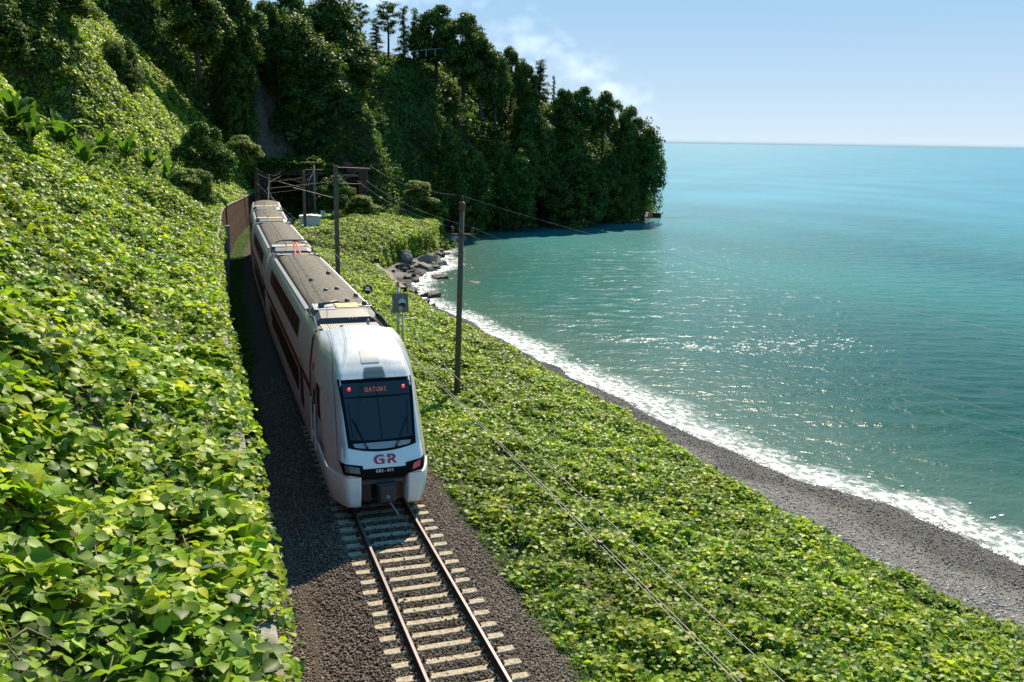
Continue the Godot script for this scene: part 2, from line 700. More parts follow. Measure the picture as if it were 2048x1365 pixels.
func pebbles() -> void:
	var b := MB.new()
	b.smooth(true).lathe([Vector2(0.001, -0.32), Vector2(0.4, -0.2), Vector2(0.5, 0.0), Vector2(0.38, 0.2), Vector2(0.001, 0.3)], 7)
	var me := b.done()
	var buf := PackedFloat32Array()
	for i in 90000:
		var s := 14.0 + 90.0 * pow(rng.randf(), 2.0)
		var e := edge_x(s)
		var t := rng.randf()
		var x := lerpf(e - 0.6, shore_x(s) + 0.3, t)
		var p := Vector3(x, 0, -s)
		var tt := (x - (e - 1.2)) / (shore_x(s) - e + 1.2)
		p.y = -3.53 - 1.45 * tt + 0.14 * sin(tt * 9.0 + 2.0 * fb(s * 0.06, 2.0)) * sm(0.2, 0.5, tt) * (1.0 - sm(0.8, 1.0, tt)) + 0.10 * fb(x * 0.5, s * 0.3)
		if not in_view(p, 1.25):
			continue
		var k := 0.025 + 0.075 * pow(rng.randf(), 4.0)
		var wet := sm(0.52, 0.7, tt + 0.14 * fb(s * 0.16, 1.0))
		var g := lerpf(0.13, 0.5, pow(rng.randf(), 2.0)) * lerpf(1.0, 0.62, wet)
		row(buf, Basis.from_euler(Vector3(0.2, rng.randf() * 6.0, 0.2)).scaled(Vector3(k * rng.randf_range(0.8, 1.4), k, k)), p, Color(g, g * 0.985, g * 0.96))
	var m := mat(Color(1, 1, 1), 0.85, 0.0, 0.25)
	m.vertex_color_use_as_albedo = true
	tag(many("beach_pebbles", me, m, buf), "loose grey and white pebbles on the shingle beach", "pebbles")


# ---------------------------------------------------------------- leaves
func leaf_tex() -> ImageTexture:
	var im := Image.create(64, 128, false, Image.FORMAT_RGB8)
	for y in 128:
		for x in 64:
			var px := absf(x - 31.5) / 32.0
			var py := 1.0 - y / 127.0
			var v := 0.0
			v = maxf(v, 1.0 - px / 0.035)
			var k := fposmod(py * 6.5 - px * 1.9, 1.0)
			v = maxf(v, (1.0 - absf(k - 0.5) / 0.07) * 0.7)
			var g := 0.88 + 0.12 * clampf(v, 0.0, 1.0) + 0.05 * sin(x * 1.7) * sin(y * 1.3)
			im.set_pixel(x, y, Color(g, g, g * 0.97))
	return ImageTexture.create_from_image(im)


func leaf_mat(key: String, back: Color, rough := 0.42, spec := 0.5) -> StandardMaterial3D:
	if mats.has(key):
		return mats[key]
	var m := StandardMaterial3D.new()
	m.albedo_color = Color.WHITE
	if not mats.has("leaf_tex"):
		mats["leaf_tex"] = leaf_tex()
	m.albedo_texture = mats["leaf_tex"]
	m.vertex_color_use_as_albedo = true
	m.roughness = rough
	m.metallic_specular = spec
	m.backlight_enabled = true
	m.backlight = back.linear_to_srgb()
	m.cull_mode = BaseMaterial3D.CULL_DISABLED
	mats[key] = m
	return m


# adds a pointed oval leaf lying along +z of xf, folded along its midrib
func leaflet(st: SurfaceTool, xf: Transform3D, length: float, width: float, fold := 0.12, sag := 0.15, fine := false) -> void:
	var prof: Array = [Vector2(0.0, 0.0), Vector2(0.16, 0.36), Vector2(0.38, 0.5), Vector2(0.62, 0.42), Vector2(0.84, 0.19), Vector2(1.0, 0.0)] if fine else [Vector2(0, 0), Vector2(0.3, 0.5), Vector2(0.68, 0.36), Vector2(1, 0)]
	var mid := []
	var l := []
	var r := []
	for p: Vector2 in prof:
		var y := -sag * p.x * p.x * length
		mid.append(Vector3(0, y, p.x * length))
		l.append(Vector3(-p.y * width, y + fold * p.y * width * 2.0, p.x * length))
		r.append(Vector3(p.y * width, y + fold * p.y * width * 2.0, p.x * length))
	var n := prof.size()
	var put3 := func(a: Vector3, b: Vector3, c: Vector3) -> void:
		for p: Vector3 in [a, b, c]:
			st.set_uv(Vector2(0.5 + p.x / width * 0.9, 1.0 - p.z / length))
			st.add_vertex(xf * p)
	for i in n - 1:
		for side: Array in [[mid, r], [l, mid]]:
			if not side[0][i].is_equal_approx(side[1][i]):
				put3.call(side[0][i], side[0][i + 1], side[1][i])
			if not side[0][i + 1].is_equal_approx(side[1][i + 1]):
				put3.call(side[1][i], side[0][i + 1], side[1][i + 1])


func trifoliate(fine: bool, v: int) -> ArrayMesh:
	var st := SurfaceTool.new()
	st.begin(Mesh.PRIMITIVE_TRIANGLES)
	st.set_smooth_group(0)
	var r := RandomNumberGenerator.new()
	r.seed = 100 + v
	for k in 3:
		var yaw: float = [0.0, 1.5, -1.5][k] + r.randf_range(-0.2, 0.2)
		var b := Basis.from_euler(Vector3(r.randf_range(-0.15, 0.45), yaw, r.randf_range(-0.3, 0.3)), EULER_ORDER_YXZ)
		var o := Vector3(0, 0, 0.32) if k == 0 else Vector3(0.02 if k == 1 else -0.02, 0, 0.03)
		leaflet(st, Transform3D(b, o), r.randf_range(0.85, 1.1), r.randf_range(0.72, 0.95), r.randf_range(0.02, 0.2), r.randf_range(0.05, 0.3), fine)
	st.generate_normals()
	st.index()
	return st.commit()


# a ragged spray of many small leaves, about one unit across
func clump(count: int, size: float, v: int, flat := 0.7, droop := 0.0) -> ArrayMesh:
	var st := SurfaceTool.new()
	st.begin(Mesh.PRIMITIVE_TRIANGLES)
	st.set_smooth_group(0)
	var r := RandomNumberGenerator.new()
	r.seed = 500 + v
	for k in count:
		var d := Vector3(r.randfn(), r.randfn() * flat, r.randfn()).limit_length(2.0) * 0.27
		var b := Basis.from_euler(Vector3(r.randf_range(-0.7, 0.7) + droop, r.randf() * TAU, r.randf_range(-0.7, 0.7)), EULER_ORDER_YXZ)
		var s := size * r.randf_range(0.7, 1.3)
		var w := s * 0.42
		for p: Vector3 in [Vector3(0, 0, 0), Vector3(-w, 0.1 * s, s * 0.5), Vector3(w, 0.1 * s, s * 0.5), Vector3(w, 0.1 * s, s * 0.5), Vector3(-w, 0.1 * s, s * 0.5), Vector3(0, -0.1 * s, s)]:
			st.set_uv(Vector2(0.5 + p.x / w * 0.4, 1.0 - p.z / s))
			st.add_vertex(d + b * p)
	st.generate_normals()
	st.index()
	return st.commit()


const KUDZU := [Color(0.075, 0.155, 0.022), Color(0.13, 0.25, 0.02), Color(0.22, 0.36, 0.022), Color(0.31, 0.46, 0.026), Color(0.41, 0.55, 0.035), Color(0.27, 0.40, 0.06), Color(0.10, 0.19, 0.035), Color(0.48, 0.55, 0.04)]
const IVY := [Color(0.07, 0.13, 0.03), Color(0.10, 0.18, 0.035), Color(0.15, 0.25, 0.04), Color(0.085, 0.145, 0.045)]


# spread leaves over a sheet: o = {dens, size, thick, up, jit, dmin, dmax, face, cols, hole}; keep, if given, gathers [distance, basis, place, colour] of the nearest
func spread(sh: Dictionary, o: Dictionary, keep = null) -> PackedFloat32Array:
	var buf := PackedFloat32Array()
	var v: PackedVector3Array = sh.v
	var n: PackedVector3Array = sh.n
	var idx: PackedInt32Array = sh.i
	var cols: Array = o.cols
	var hole: float = o.get("hole", 0.0)
	var near: float = o.get("near", 0.0)
	var where = o.get("where")
	for t in range(0, idx.size(), 3):
		var a := v[idx[t]]
		var b := v[idx[t + 1]]
		var c := v[idx[t + 2]]
		var m := (a + b + c) / 3.0
		var d := m.distance_to(CAM_POS)
		if d < o.dmin or d > o.dmax or not in_view(m, 1.22):
			continue
		var nn := (n[idx[t]] + n[idx[t + 1]] + n[idx[t + 2]]).normalized()
		if nn.dot((CAM_POS - m) / d) < o.get("face", -0.25):
			continue
		if where != null and not where.call(m):
			continue
		var area := (b - a).cross(c - a).length() * 0.5
		var want: float = area * o.dens
		var cnt := int(want) + (1 if rng.randf() < want - int(want) else 0)
		for k in cnt:
			var r1 := sqrt(rng.randf())
			var r2 := rng.randf()
			var p := a * (1.0 - r1) + b * (r1 * (1.0 - r2)) + c * (r1 * r2)
			var h := nz2.get_noise_3d(p.x * 0.55, p.y * 0.55, p.z * 0.55)
			if hole > 0.0:
				var g := nz2.get_noise_3d(p.x * 0.33 + 40.0, p.y * 0.33, p.z * 0.33) + 0.35 * nz2.get_noise_3d(p.x * 1.3, p.y * 1.3 + 9.0, p.z * 1.3)
				if g < hole - 0.9 and rng.randf() < 0.85:
					continue
			p += nn * (o.thick * (rng.randf() + 0.7 * h))
			var up: Vector3 = (nn * (1.0 - o.up) + Vector3.UP * o.up + Vector3(rng.randfn(), rng.randfn() * 0.5, rng.randfn()) * o.jit).normalized()
			var yaw := rng.randf() * TAU
			var side := up.cross(Vector3(cos(yaw), 0.21, sin(yaw))).normalized()
			var z := side.cross(up)
			var sz: float = o.size * rng.randf_range(0.55, 1.3) * (1.0 + 0.25 * h)
			var ci := clampi(int(cols.size() * (rng.randf() * 0.75 + 0.25 * (h + 0.6))), 0, cols.size() - 1)
			var cc: Color = cols[ci]
			var f := rng.randf_range(0.75, 1.2) * (1.0 + 0.3 * nz2.get_noise_3d(p.x * 0.12, p.y * 0.12, p.z * 0.12 + 30.0))
			cc = Color(cc.r * f * rng.randf_range(0.85, 1.15), cc.g * f, cc.b * f * rng.randf_range(0.7, 1.6))
			if keep != null and d < near:
				keep.append([p.distance_to(CAM_POS), Basis(side * sz, up * sz, z * sz), p, cc])
				continue
			row(buf, Basis(side * sz, up * sz, z * sz), p, cc)
	return buf


func carpet(called: String, label: String, near_keep: Array, buf: PackedFloat32Array, me: Mesh, fine: Array, m: Material, n := 300) -> void:
	var root := thing(called, label, "vine")
	near_keep.sort_custom(func(a: Array, b: Array) -> bool: return a[0] < b[0])
	var count := 0
	for k in near_keep:
		if count < n and in_view(k[2], 1.0) and not mats.get("no_parts", false):
			var lm: StandardMaterial3D
			var q := count % 12
			var key := "single leaf %d" % q
			if not mats.has(key):
				lm = m.duplicate()
				lm.vertex_color_use_as_albedo = false
				lm.albedo_color = (k[3] as Color).linear_to_srgb()
				mats[key] = lm
			obj("leaf", fine[count % fine.size()], mats[key], root, Transform3D(k[1], k[2]))
			count += 1
		else:
			row(buf, k[1], k[2], k[3])
	many("leaf_mass", me, m, buf, root)


func vines(hill: Dictionary, slope: Dictionary, head: Dictionary) -> void:
	var kud := leaf_mat("kudzu", Color(1.0, 1.0, 0.45), 0.47, 0.32)
	var dark := leaf_mat("ivy", Color(0.75, 0.85, 0.35), 0.6, 0.25)
	var fine := [trifoliate(true, 1), trifoliate(true, 2), trifoliate(true, 3)]
	var plain := trifoliate(false, 4)
	# nearest bank
	var keep := []
	var b1 := spread(hill, {"dens": 92.0, "size": 0.18, "thick": 0.34, "up": 0.62, "jit": 0.42, "dmin": 0.0, "dmax": 26.0, "cols": KUDZU, "hole": 0.08, "near": 11.0}, keep)
	carpet("kudzu_vines", "broad leaved kudzu vines covering the near bank left of the train", keep, b1, fine[0], fine, kud)
	b1 = spread(hill, {"dens": 72.0, "size": 0.17, "thick": 0.35, "up": 0.55, "jit": 0.42, "dmin": 26.0, "dmax": 84.0, "cols": KUDZU, "hole": 0.27, "where": func(p: Vector3) -> bool: return p.z > -80.0})
	tag(many("bank_vines", plain, kud, b1), "sunlit vine leaves on the bank above the retaining wall", "vine")
	# woody stems creeping between the leaves
	var wood := MB.new().smooth(true)
	for i in 150:
		var p0 := Vector2(rng.randf_range(-11.5, -4.2), rng.randf_range(4.0, 26.0))
		var ang := rng.randf() * TAU
		var path := PackedVector3Array()
		for k in 7:
			path.append(Vector3(tx(p0.y) + p0.x, hill_y(minf(p0.x, wall_u(p0.y) - 0.05), p0.y) + 0.16 + 0.12 * sin(k * 1.9 + i), -p0.y))
			ang += rng.randf_range(-0.5, 0.5)
			p0 += Vector2(cos(ang), sin(ang)) * 0.28
			p0.x = minf(p0.x, -4.2)
		wood.tube(path, PackedFloat32Array([0.012, 0.012, 0.011, 0.01, 0.009, 0.007, 0.005]), 5)
	tag(obj("vine_stems", wood.done(), mat(Color(0.13, 0.10, 0.045), 0.8)), "thin brown stems winding between the vine leaves of the near bank", "vine", "", "stuff")
	var leafy := [clump(16, 0.34, 1, 0.5), clump(16, 0.30, 2, 0.6, 0.5)]
	b1 = spread(hill, {"dens": 26.0, "size": 0.25, "thick": 0.45, "up": 0.5, "jit": 0.4, "dmin": 60.0, "dmax": 190.0, "cols": KUDZU, "face": -0.35, "hole": 0.1, "where": func(p: Vector3) -> bool: return p.z <= -80.0 and p.y < 45.0 and cliff_y(Vector2(p.x, p.z)) < p.y + 1.0})
	tag(many("hillside_vines", plain, kud, b1), "sunlit vines on the steep hillside above the train's last coaches", "vine")
	# leaves hanging over the edge of the wall
	var over := []
	var s := 4.0
	while s < 66.0:
		var r := PackedVector3Array()
		for q: Vector2 in [Vector2(-0.25, 0.2), Vector2(0.1, 0.12), Vector2(0.28 + 0.16 * fb(s * 0.5, 2.0), -0.12), Vector2(0.36 + 0.2 * fb(s * 0.5, 2.0), -0.5)]:
			r.append(at_track(s, wall_u(s) + q.x, wall_top(s) + q.y).origin)
		over.append(r)
		s += 0.5
	b1 = spread(sheet(over), {"dens": 34.0, "size": 0.13, "thick": 0.12, "up": 0.5, "jit": 0.45, "dmin": 0.0, "dmax": 80.0, "cols": KUDZU, "hole": 0.5, "face": -1.0})
	tag(many("edge_vines", plain, kud, b1), "vine leaves hanging over the top edge of the retaining wall", "vine")
	# seaward slope
	keep = []
	b1 = spread(slope, {"dens": 92.0, "size": 0.175, "thick": 0.30, "up": 0.72, "jit": 0.42, "dmin": 0.0, "dmax": 62.0, "cols": KUDZU, "hole": 0.1, "near": 21.0}, keep)
	carpet("seaside_vines", "kudzu vines covering the slope between the track and the beach", keep, b1, plain, fine, kud)
	b1 = spread(slope, {"dens": 40.0, "size": 0.19, "thick": 0.35, "up": 0.6, "jit": 0.4, "dmin": 62.0, "dmax": 170.0, "cols": KUDZU, "face": -0.3, "hole": 0.2})
	tag(many("terrace_vines", plain, kud, b1), "sunlit vines on the slope and terrace towards the cove", "vine")
	# cliffs
	b1 = spread(head, {"dens": 4.2, "size": 1.25, "thick": 0.9, "up": 0.4, "jit": 0.4, "dmin": 80.0, "dmax": 260.0, "cols": IVY, "face": -0.3, "where": func(p: Vector3) -> bool: return pow((p.x - BARE.x) / 3.6, 2.0) + pow((p.y - BARE.y) / 7.5, 2.0) > 1.0 or p.z < BARE.z - 9.0})
	tag(many("cliff_ivy", leafy[1], dark, b1), "dark green creepers hanging over the faces of the headland", "ivy")


# ---------------------------------------------------------------- sea
func wave_y(x: float, z: float) -> float:
	var a := x * 0.95 + z * 0.31
	var b := x * 0.31 - z * 0.95
	var y := 0.014 * sin(x * 0.42 + z * 0.16 + 1.2 * nz2.get_noise_2d(x * 0.03, z * 0.03))
	y += 0.045 * nz2.get_noise_2d(a * 0.16, b * 0.42) * (1.0 + 0.6 * nz2.get_noise_2d(a * 0.02, b * 0.03))
	y += 0.036 * nz2.get_noise_2d(a * 0.45 + 50.0, b * 1.0)
	return y


func build_sea() -> void:
	var rows := []
	var cols := []
	var depth := func(x: float, z: float) -> Color:
		var s := -z
		var off := x - shore_x(minf(s, 186.0))
		if s > 186.0:
			off = 40.0 + (s - 186.0)
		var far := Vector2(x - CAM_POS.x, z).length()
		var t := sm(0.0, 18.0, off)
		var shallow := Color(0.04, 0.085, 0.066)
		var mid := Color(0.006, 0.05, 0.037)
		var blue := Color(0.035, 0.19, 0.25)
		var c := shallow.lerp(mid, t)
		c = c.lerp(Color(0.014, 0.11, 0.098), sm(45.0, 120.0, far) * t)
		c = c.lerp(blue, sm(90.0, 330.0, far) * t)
		return c * (1.0 + 0.18 * nz2.get_noise_2d(x * 0.03, z * 0.015))
	# sizes of cells grow with the distance from the shore
	var zs := PackedFloat32Array()
	var z := 5.0
	while z > -24000.0:
		zs.append(z)
		var d := absf(z)
		z -= 0.42 if d < 130.0 else minf((d - 130.0) * 0.03 + 0.42, 600.0)
	var xs := PackedFloat32Array()
	var x := 12.0
	while x < 24000.0:
		xs.append(x)
		x += 0.5 if x < 95.0 else minf((x - 95.0) * 0.05 + 0.5, 600.0)
	for zz in zs:
		var r := PackedVector3Array()
		var c := PackedColorArray()
		for xx in xs:
			var off := xx - shore_x(clampf(-zz, -10.0, 186.0))
			var fade := 1.0 - sm(150.0, 420.0, maxf(absf(zz), xx))
			r.append(Vector3(xx, SEA_Y + wave_y(xx, zz) * fade * sm(-2.0, 7.0, off), zz))
			c.append(depth.call(xx, zz))
		rows.append(r)
		cols.append(c)
	var s := sheet(rows, cols)
	var water := StandardMaterial3D.new()
	water.vertex_color_use_as_albedo = true
	water.roughness = 0.22
	water.metallic_specular = 0.17
	water.normal_enabled = true
	water.normal_texture = bump_tex(0.012, 1024, 31, 10.0, FastNoiseLite.TYPE_SIMPLEX_SMOOTH, 5)
	water.normal_scale = 0.42
	water.uv1_scale = Vector3(0.075, 0.12, 1.0)
	tag(obj("sea", sheet_mesh(s), water), "turquoise sea with small ripples reaching to the horizon", "", "", "structure")
	build_surf()


func build_surf() -> void:
	# sheets of broken foam where the swell runs up the shingle
	var rows := []
	var cols := []
	var s := 8.0
	while s < 186.0:
		var r := PackedVector3Array()
		var c := PackedColorArray()
		var w := shore_x(s)
		var wide := 3.6 + 1.9 * fb(s * 0.06, 3.0) + 0.9 * fb(s * 0.3, 8.0)
		wide *= lerpf(1.0, 0.8, sm(60.0, 80.0, s)) * lerpf(1.0, 0.6, sm(100.0, 140.0, s))
		var lead := -1.0 + 1.1 * fb(s * 0.12, 21.0) + 0.4 * fb(s * 0.5, 2.0)
		for j in 33:
			var t := j / 32.0
			var off := lead + (wide + 1.2) * t
			var x := w + off
			var sea_y := SEA_Y + wave_y(x, -s) * sm(-2.0, 7.0, off)
			var beach_y := -5.0 - (0.05 * off if off < 0.0 else 0.26 * off) + 0.02
			if off < 0.0:
				beach_y = -5.0 - 1.45 * off / maxf(4.0, w - edge_x(s) + 1.2) + 0.10 * fb(x * 0.5, s * 0.3) + 0.03
			r.append(Vector3(x, maxf(sea_y + 0.05, beach_y), -s))
			var crest := 0.34 + 0.22 * fb(s * 0.1, 33.0)
			var a := 0.55 * sm(0.0, 0.03, t) * (1.0 - sm(0.05, 0.2, t)) + 0.3 * sm(0.0, 0.1, t) * (1.0 - sm(0.6, 1.0, t)) + exp(-pow((t - crest) / 0.17, 2.0)) * (0.75 + 0.8 * fb(s * 0.16, 50.0))
			a *= sm(0.0, 0.04, t) * (1.0 - sm(0.75, 1.0, t))
			c.append(Color(1, 1, 1, clampf(a * 1.3, 0.0, 1.0)))
		rows.append(r)
		cols.append(c)
		s += 0.35
	var m := StandardMaterial3D.new()
	m.albedo_color = Color(0.8, 0.83, 0.84).linear_to_srgb()
	m.transparency = BaseMaterial3D.TRANSPARENCY_ALPHA
	m.vertex_color_use_as_albedo = true
	m.albedo_texture = noise_tex(0.012, [0.0, 0.42, 0.68, 1.0], [Color(1, 1, 1, 0.08), Color(1, 1, 1, 0.25), Color(1, 1, 1, 1), Color(1, 1, 1, 1)], 1024, 77, FastNoiseLite.TYPE_SIMPLEX_SMOOTH, 6, 0.65)
	m.uv1_scale = Vector3(0.14, 0.1, 1.0)
	m.roughness = 0.8
	tag(obj("surf", sheet_mesh(sheet(rows, cols)), m), "white foam of small waves breaking along the shingle beach", "foam", "", "stuff")
	# loose flecks of foam: thin ragged discs afloat
	var b := MB.new()
	for k in 3:
		var o := Vector3([0.0, 0.5, -0.35][k], 0, [0.0, 0.2, 0.4][k])
		b.smooth(true).lathe([Vector2(0.001, 0.12), Vector2(0.3, 0.08), Vector2(0.45, -0.03)], 6, Transform3D(Basis.IDENTITY.scaled(Vector3(1.0 - 0.25 * k, 1, 0.7 + 0.1 * k)), o))
	var buf := PackedFloat32Array()
	for i in 7000:
		var t := 12.0 + 170.0 * pow(rng.randf(), 1.7)
		var off := -0.6 + absf(rng.randfn()) * (1.7 + 0.9 * fb(t * 0.07, 3.0))
		var p := Vector3(shore_x(t) + off, 0, -t)
		if nz2.get_noise_2d(p.x * 0.9, p.z * 0.6) + 0.4 * nz2.get_noise_2d(p.x * 2.6, p.z * 2.0) < 0.12 or not in_view(p, 1.2):
			continue
		p.y = maxf(SEA_Y + wave_y(p.x, p.z) * sm(-2.0, 7.0, off) + 0.05, -5.0 - 0.16 * off if off < 0.0 else -9.0)
		var k := 0.035 + 0.13 * pow(rng.randf(), 3.0)
		row(buf, Basis(Vector3.UP, rng.randf() * TAU).scaled(Vector3(k * 1.5, k, k)), p, Color(0.8, 0.83, 0.84))
	# a drifting line of foam off the beach
	for i in 1500:
		var t := rng.randf()
		var p := Vector3(lerpf(26.0, 46.0, t) + rng.randfn() * 0.6, SEA_Y + 0.03, -lerpf(70.0, 60.0, t) + 2.5 * sin(t * 5.0) + rng.randfn() * (0.35 + 1.6 * t))
		if nz2.get_noise_2d(p.x * 0.5, p.z * 0.8) < 0.1:
			continue
		p.y = SEA_Y + wave_y(p.x, p.z) + 0.02
		var k := 0.03 + 0.07 * pow(rng.randf(), 2.0)
		row(buf, Basis(Vector3.UP, rng.randf() * TAU).scaled(Vector3(k * 2.0, k * 0.5, k)), p, Color(0.8, 0.83, 0.84))
	var fm := mat(Color(1, 1, 1), 0.6)
	fm = fm.duplicate()
	fm.vertex_color_use_as_albedo = true
	tag(many("foam_flecks", b.done(), fm, buf), "white flecks of foam floating beside the beach", "foam")


# ---------------------------------------------------------------- railway
func at_track(s: float, u := 0.0, y := 0.0) -> Transform3D:
	var b := Basis(Vector3.UP, track_turn(s))
	return Transform3D(b, Vector3(tx(s), y, -s) + b.x * u)


func wood_mat(key: String, dark: Color, light: Color, metres := 1.2) -> StandardMaterial3D:
	if mats.has(key):
		return mats[key]
	var m := StandardMaterial3D.new()
	m.albedo_texture = noise_tex(0.02, [0.0, 0.4, 0.6, 1.0], [dark, dark.lerp(light, 0.4), light, dark.lerp(light, 0.6)], 256, key.hash() % 999)
	m.normal_enabled = true
	m.normal_texture = bump_tex(0.03, 256, 5, 8.0)
	m.uv1_triplanar = true
	m.uv1_scale = Vector3(6.0, 0.7, 6.0) / metres
	m.roughness = 0.9
	mats[key] = m
	return m


func build_track() -> void:
	var root := thing("railway_track", "single railway track with rusty rails on pale concrete sleepers", "railway track")
	var rust := rough_mat("rail rust", [0.0, 0.5, 1.0], [Color(0.045, 0.022, 0.014), Color(0.085, 0.042, 0.027), Color(0.13, 0.07, 0.045)], 0.5, 0.75, 0.02, 0.4)
	var bright := mat(Color(0.13, 0.11, 0.11), 0.5, 0.5)
	# rails: foot, web and head swept along the line, the worn top apart
	for side: float in [-1.0, 1.0]:
		var st: Array = []
		var prof: Array = [Vector2(0.036, -0.004), Vector2(0.036, -0.034), Vector2(0.010, -0.048), Vector2(0.010, -0.14), Vector2(0.072, -0.165), Vector2(0.072, -0.178), Vector2(-0.072, -0.178), Vector2(-0.072, -0.165), Vector2(-0.010, -0.14), Vector2(-0.010, -0.048), Vector2(-0.036, -0.034), Vector2(-0.036, -0.004)]
		var rows := []
		var tops := []
		var s := -6.0
		while s < 137.0:
			var xf := at_track(s, 0.796 * side)
			var r := PackedVector3Array()
			for p: Vector2 in prof:
				r.append(xf * Vector3(p.x, p.y, 0))
			rows.append(r)
			tops.append(PackedVector3Array([xf * Vector3(-0.036, -0.004, 0), xf * Vector3(-0.028, 0.0, 0), xf * Vector3(0.028, 0.0, 0), xf * Vector3(0.036, -0.004, 0)]))
			s += 2.0 if s < 28.0 else 1.0
		var rail := obj("rail", MB.new().grid(rows, true).done(), rust, root)
		obj("running_surface", MB.new().grid(tops).done(), bright, rail)
	# sleepers of concrete, each with its four fastenings
	var conc := rough_mat("sleeper concrete", [0.0, 0.3, 0.55, 0.8, 1.0], [Color(0.11, 0.08, 0.05), Color(0.25, 0.21, 0.15), Color(0.33, 0.285, 0.21), Color(0.38, 0.335, 0.255), Color(0.24, 0.185, 0.125)], 0.8, 0.9, 0.012, 0.5)
	var slabs := []
	for v in 4:
		var rr := RandomNumberGenerator.new()
		rr.seed = 40 + v
		var rows := []
		for i in 25:
			var x := -1.35 + 2.7 * i / 24.0
			var seat := 1.0 - sm(0.25, 0.55, absf(x) - 0.25)
			var dip := 0.025 * seat
			var hw := 0.118 - 0.012 * seat + rr.randf_range(-0.006, 0.006)
			if i == 0 or i == 24:
				hw -= 0.02
			var y := -0.185 - dip + rr.randf_range(-0.004, 0.004)
			rows.append(PackedVector3Array([Vector3(x, -0.34, hw + 0.03), Vector3(x, y - 0.012, hw), Vector3(x, y, hw - 0.014), Vector3(x, y, -hw + 0.014), Vector3(x, y - 0.012, -hw), Vector3(x, -0.34, -hw - 0.03)]))
		var b := MB.new().grid(rows)
		for e: int in [0, 24]:
			var r: PackedVector3Array = rows[e]
			b.quad(r[0], r[1], r[4], r[5])
			b.quad(r[1], r[2], r[3], r[4])
		slabs.append(b.done())
	var clip := MB.new()
	clip.box(Vector3(0.11, 0.03, 0.12), Transform3D(Basis(Vector3.FORWARD, -0.2), Vector3(0.02, 0, 0)), 0.01)
	clip.lathe([Vector2(0.026, 0.0), Vector2(0.026, 0.05), Vector2(0.012, 0.055), Vector2(0.012, 0.085), Vector2(0.001, 0.085)], 6, Transform3D(Basis.IDENTITY, Vector3(0.02, 0.01, 0)))
	var clip_mesh := clip.done()
	var k := 0
	var s := 12.825
	while s < 134.0:
		if s < 36.0 or s > 88.0:
			var xf := at_track(s, rng.randf_range(-0.03, 0.03))
			xf.basis = xf.basis * Basis(Vector3.UP, rng.randf_range(-0.012, 0.012))
			xf.origin.y = rng.randf_range(-0.012, 0.006)
			var sl := obj("sleeper", slabs[k % 4], conc, root, xf)
			if s < 30.0:
				for side: float in [-1.0, 1.0]:
					for e: float in [-1.0, 1.0]:
						obj("rail_clip", clip_mesh, rust, sl, Transform3D(Basis(Vector3.UP, 0.0 if e > 0.0 else PI), Vector3(0.796 * side + 0.115 * e, -0.165, 0)))
		s += 0.57
		k += 1


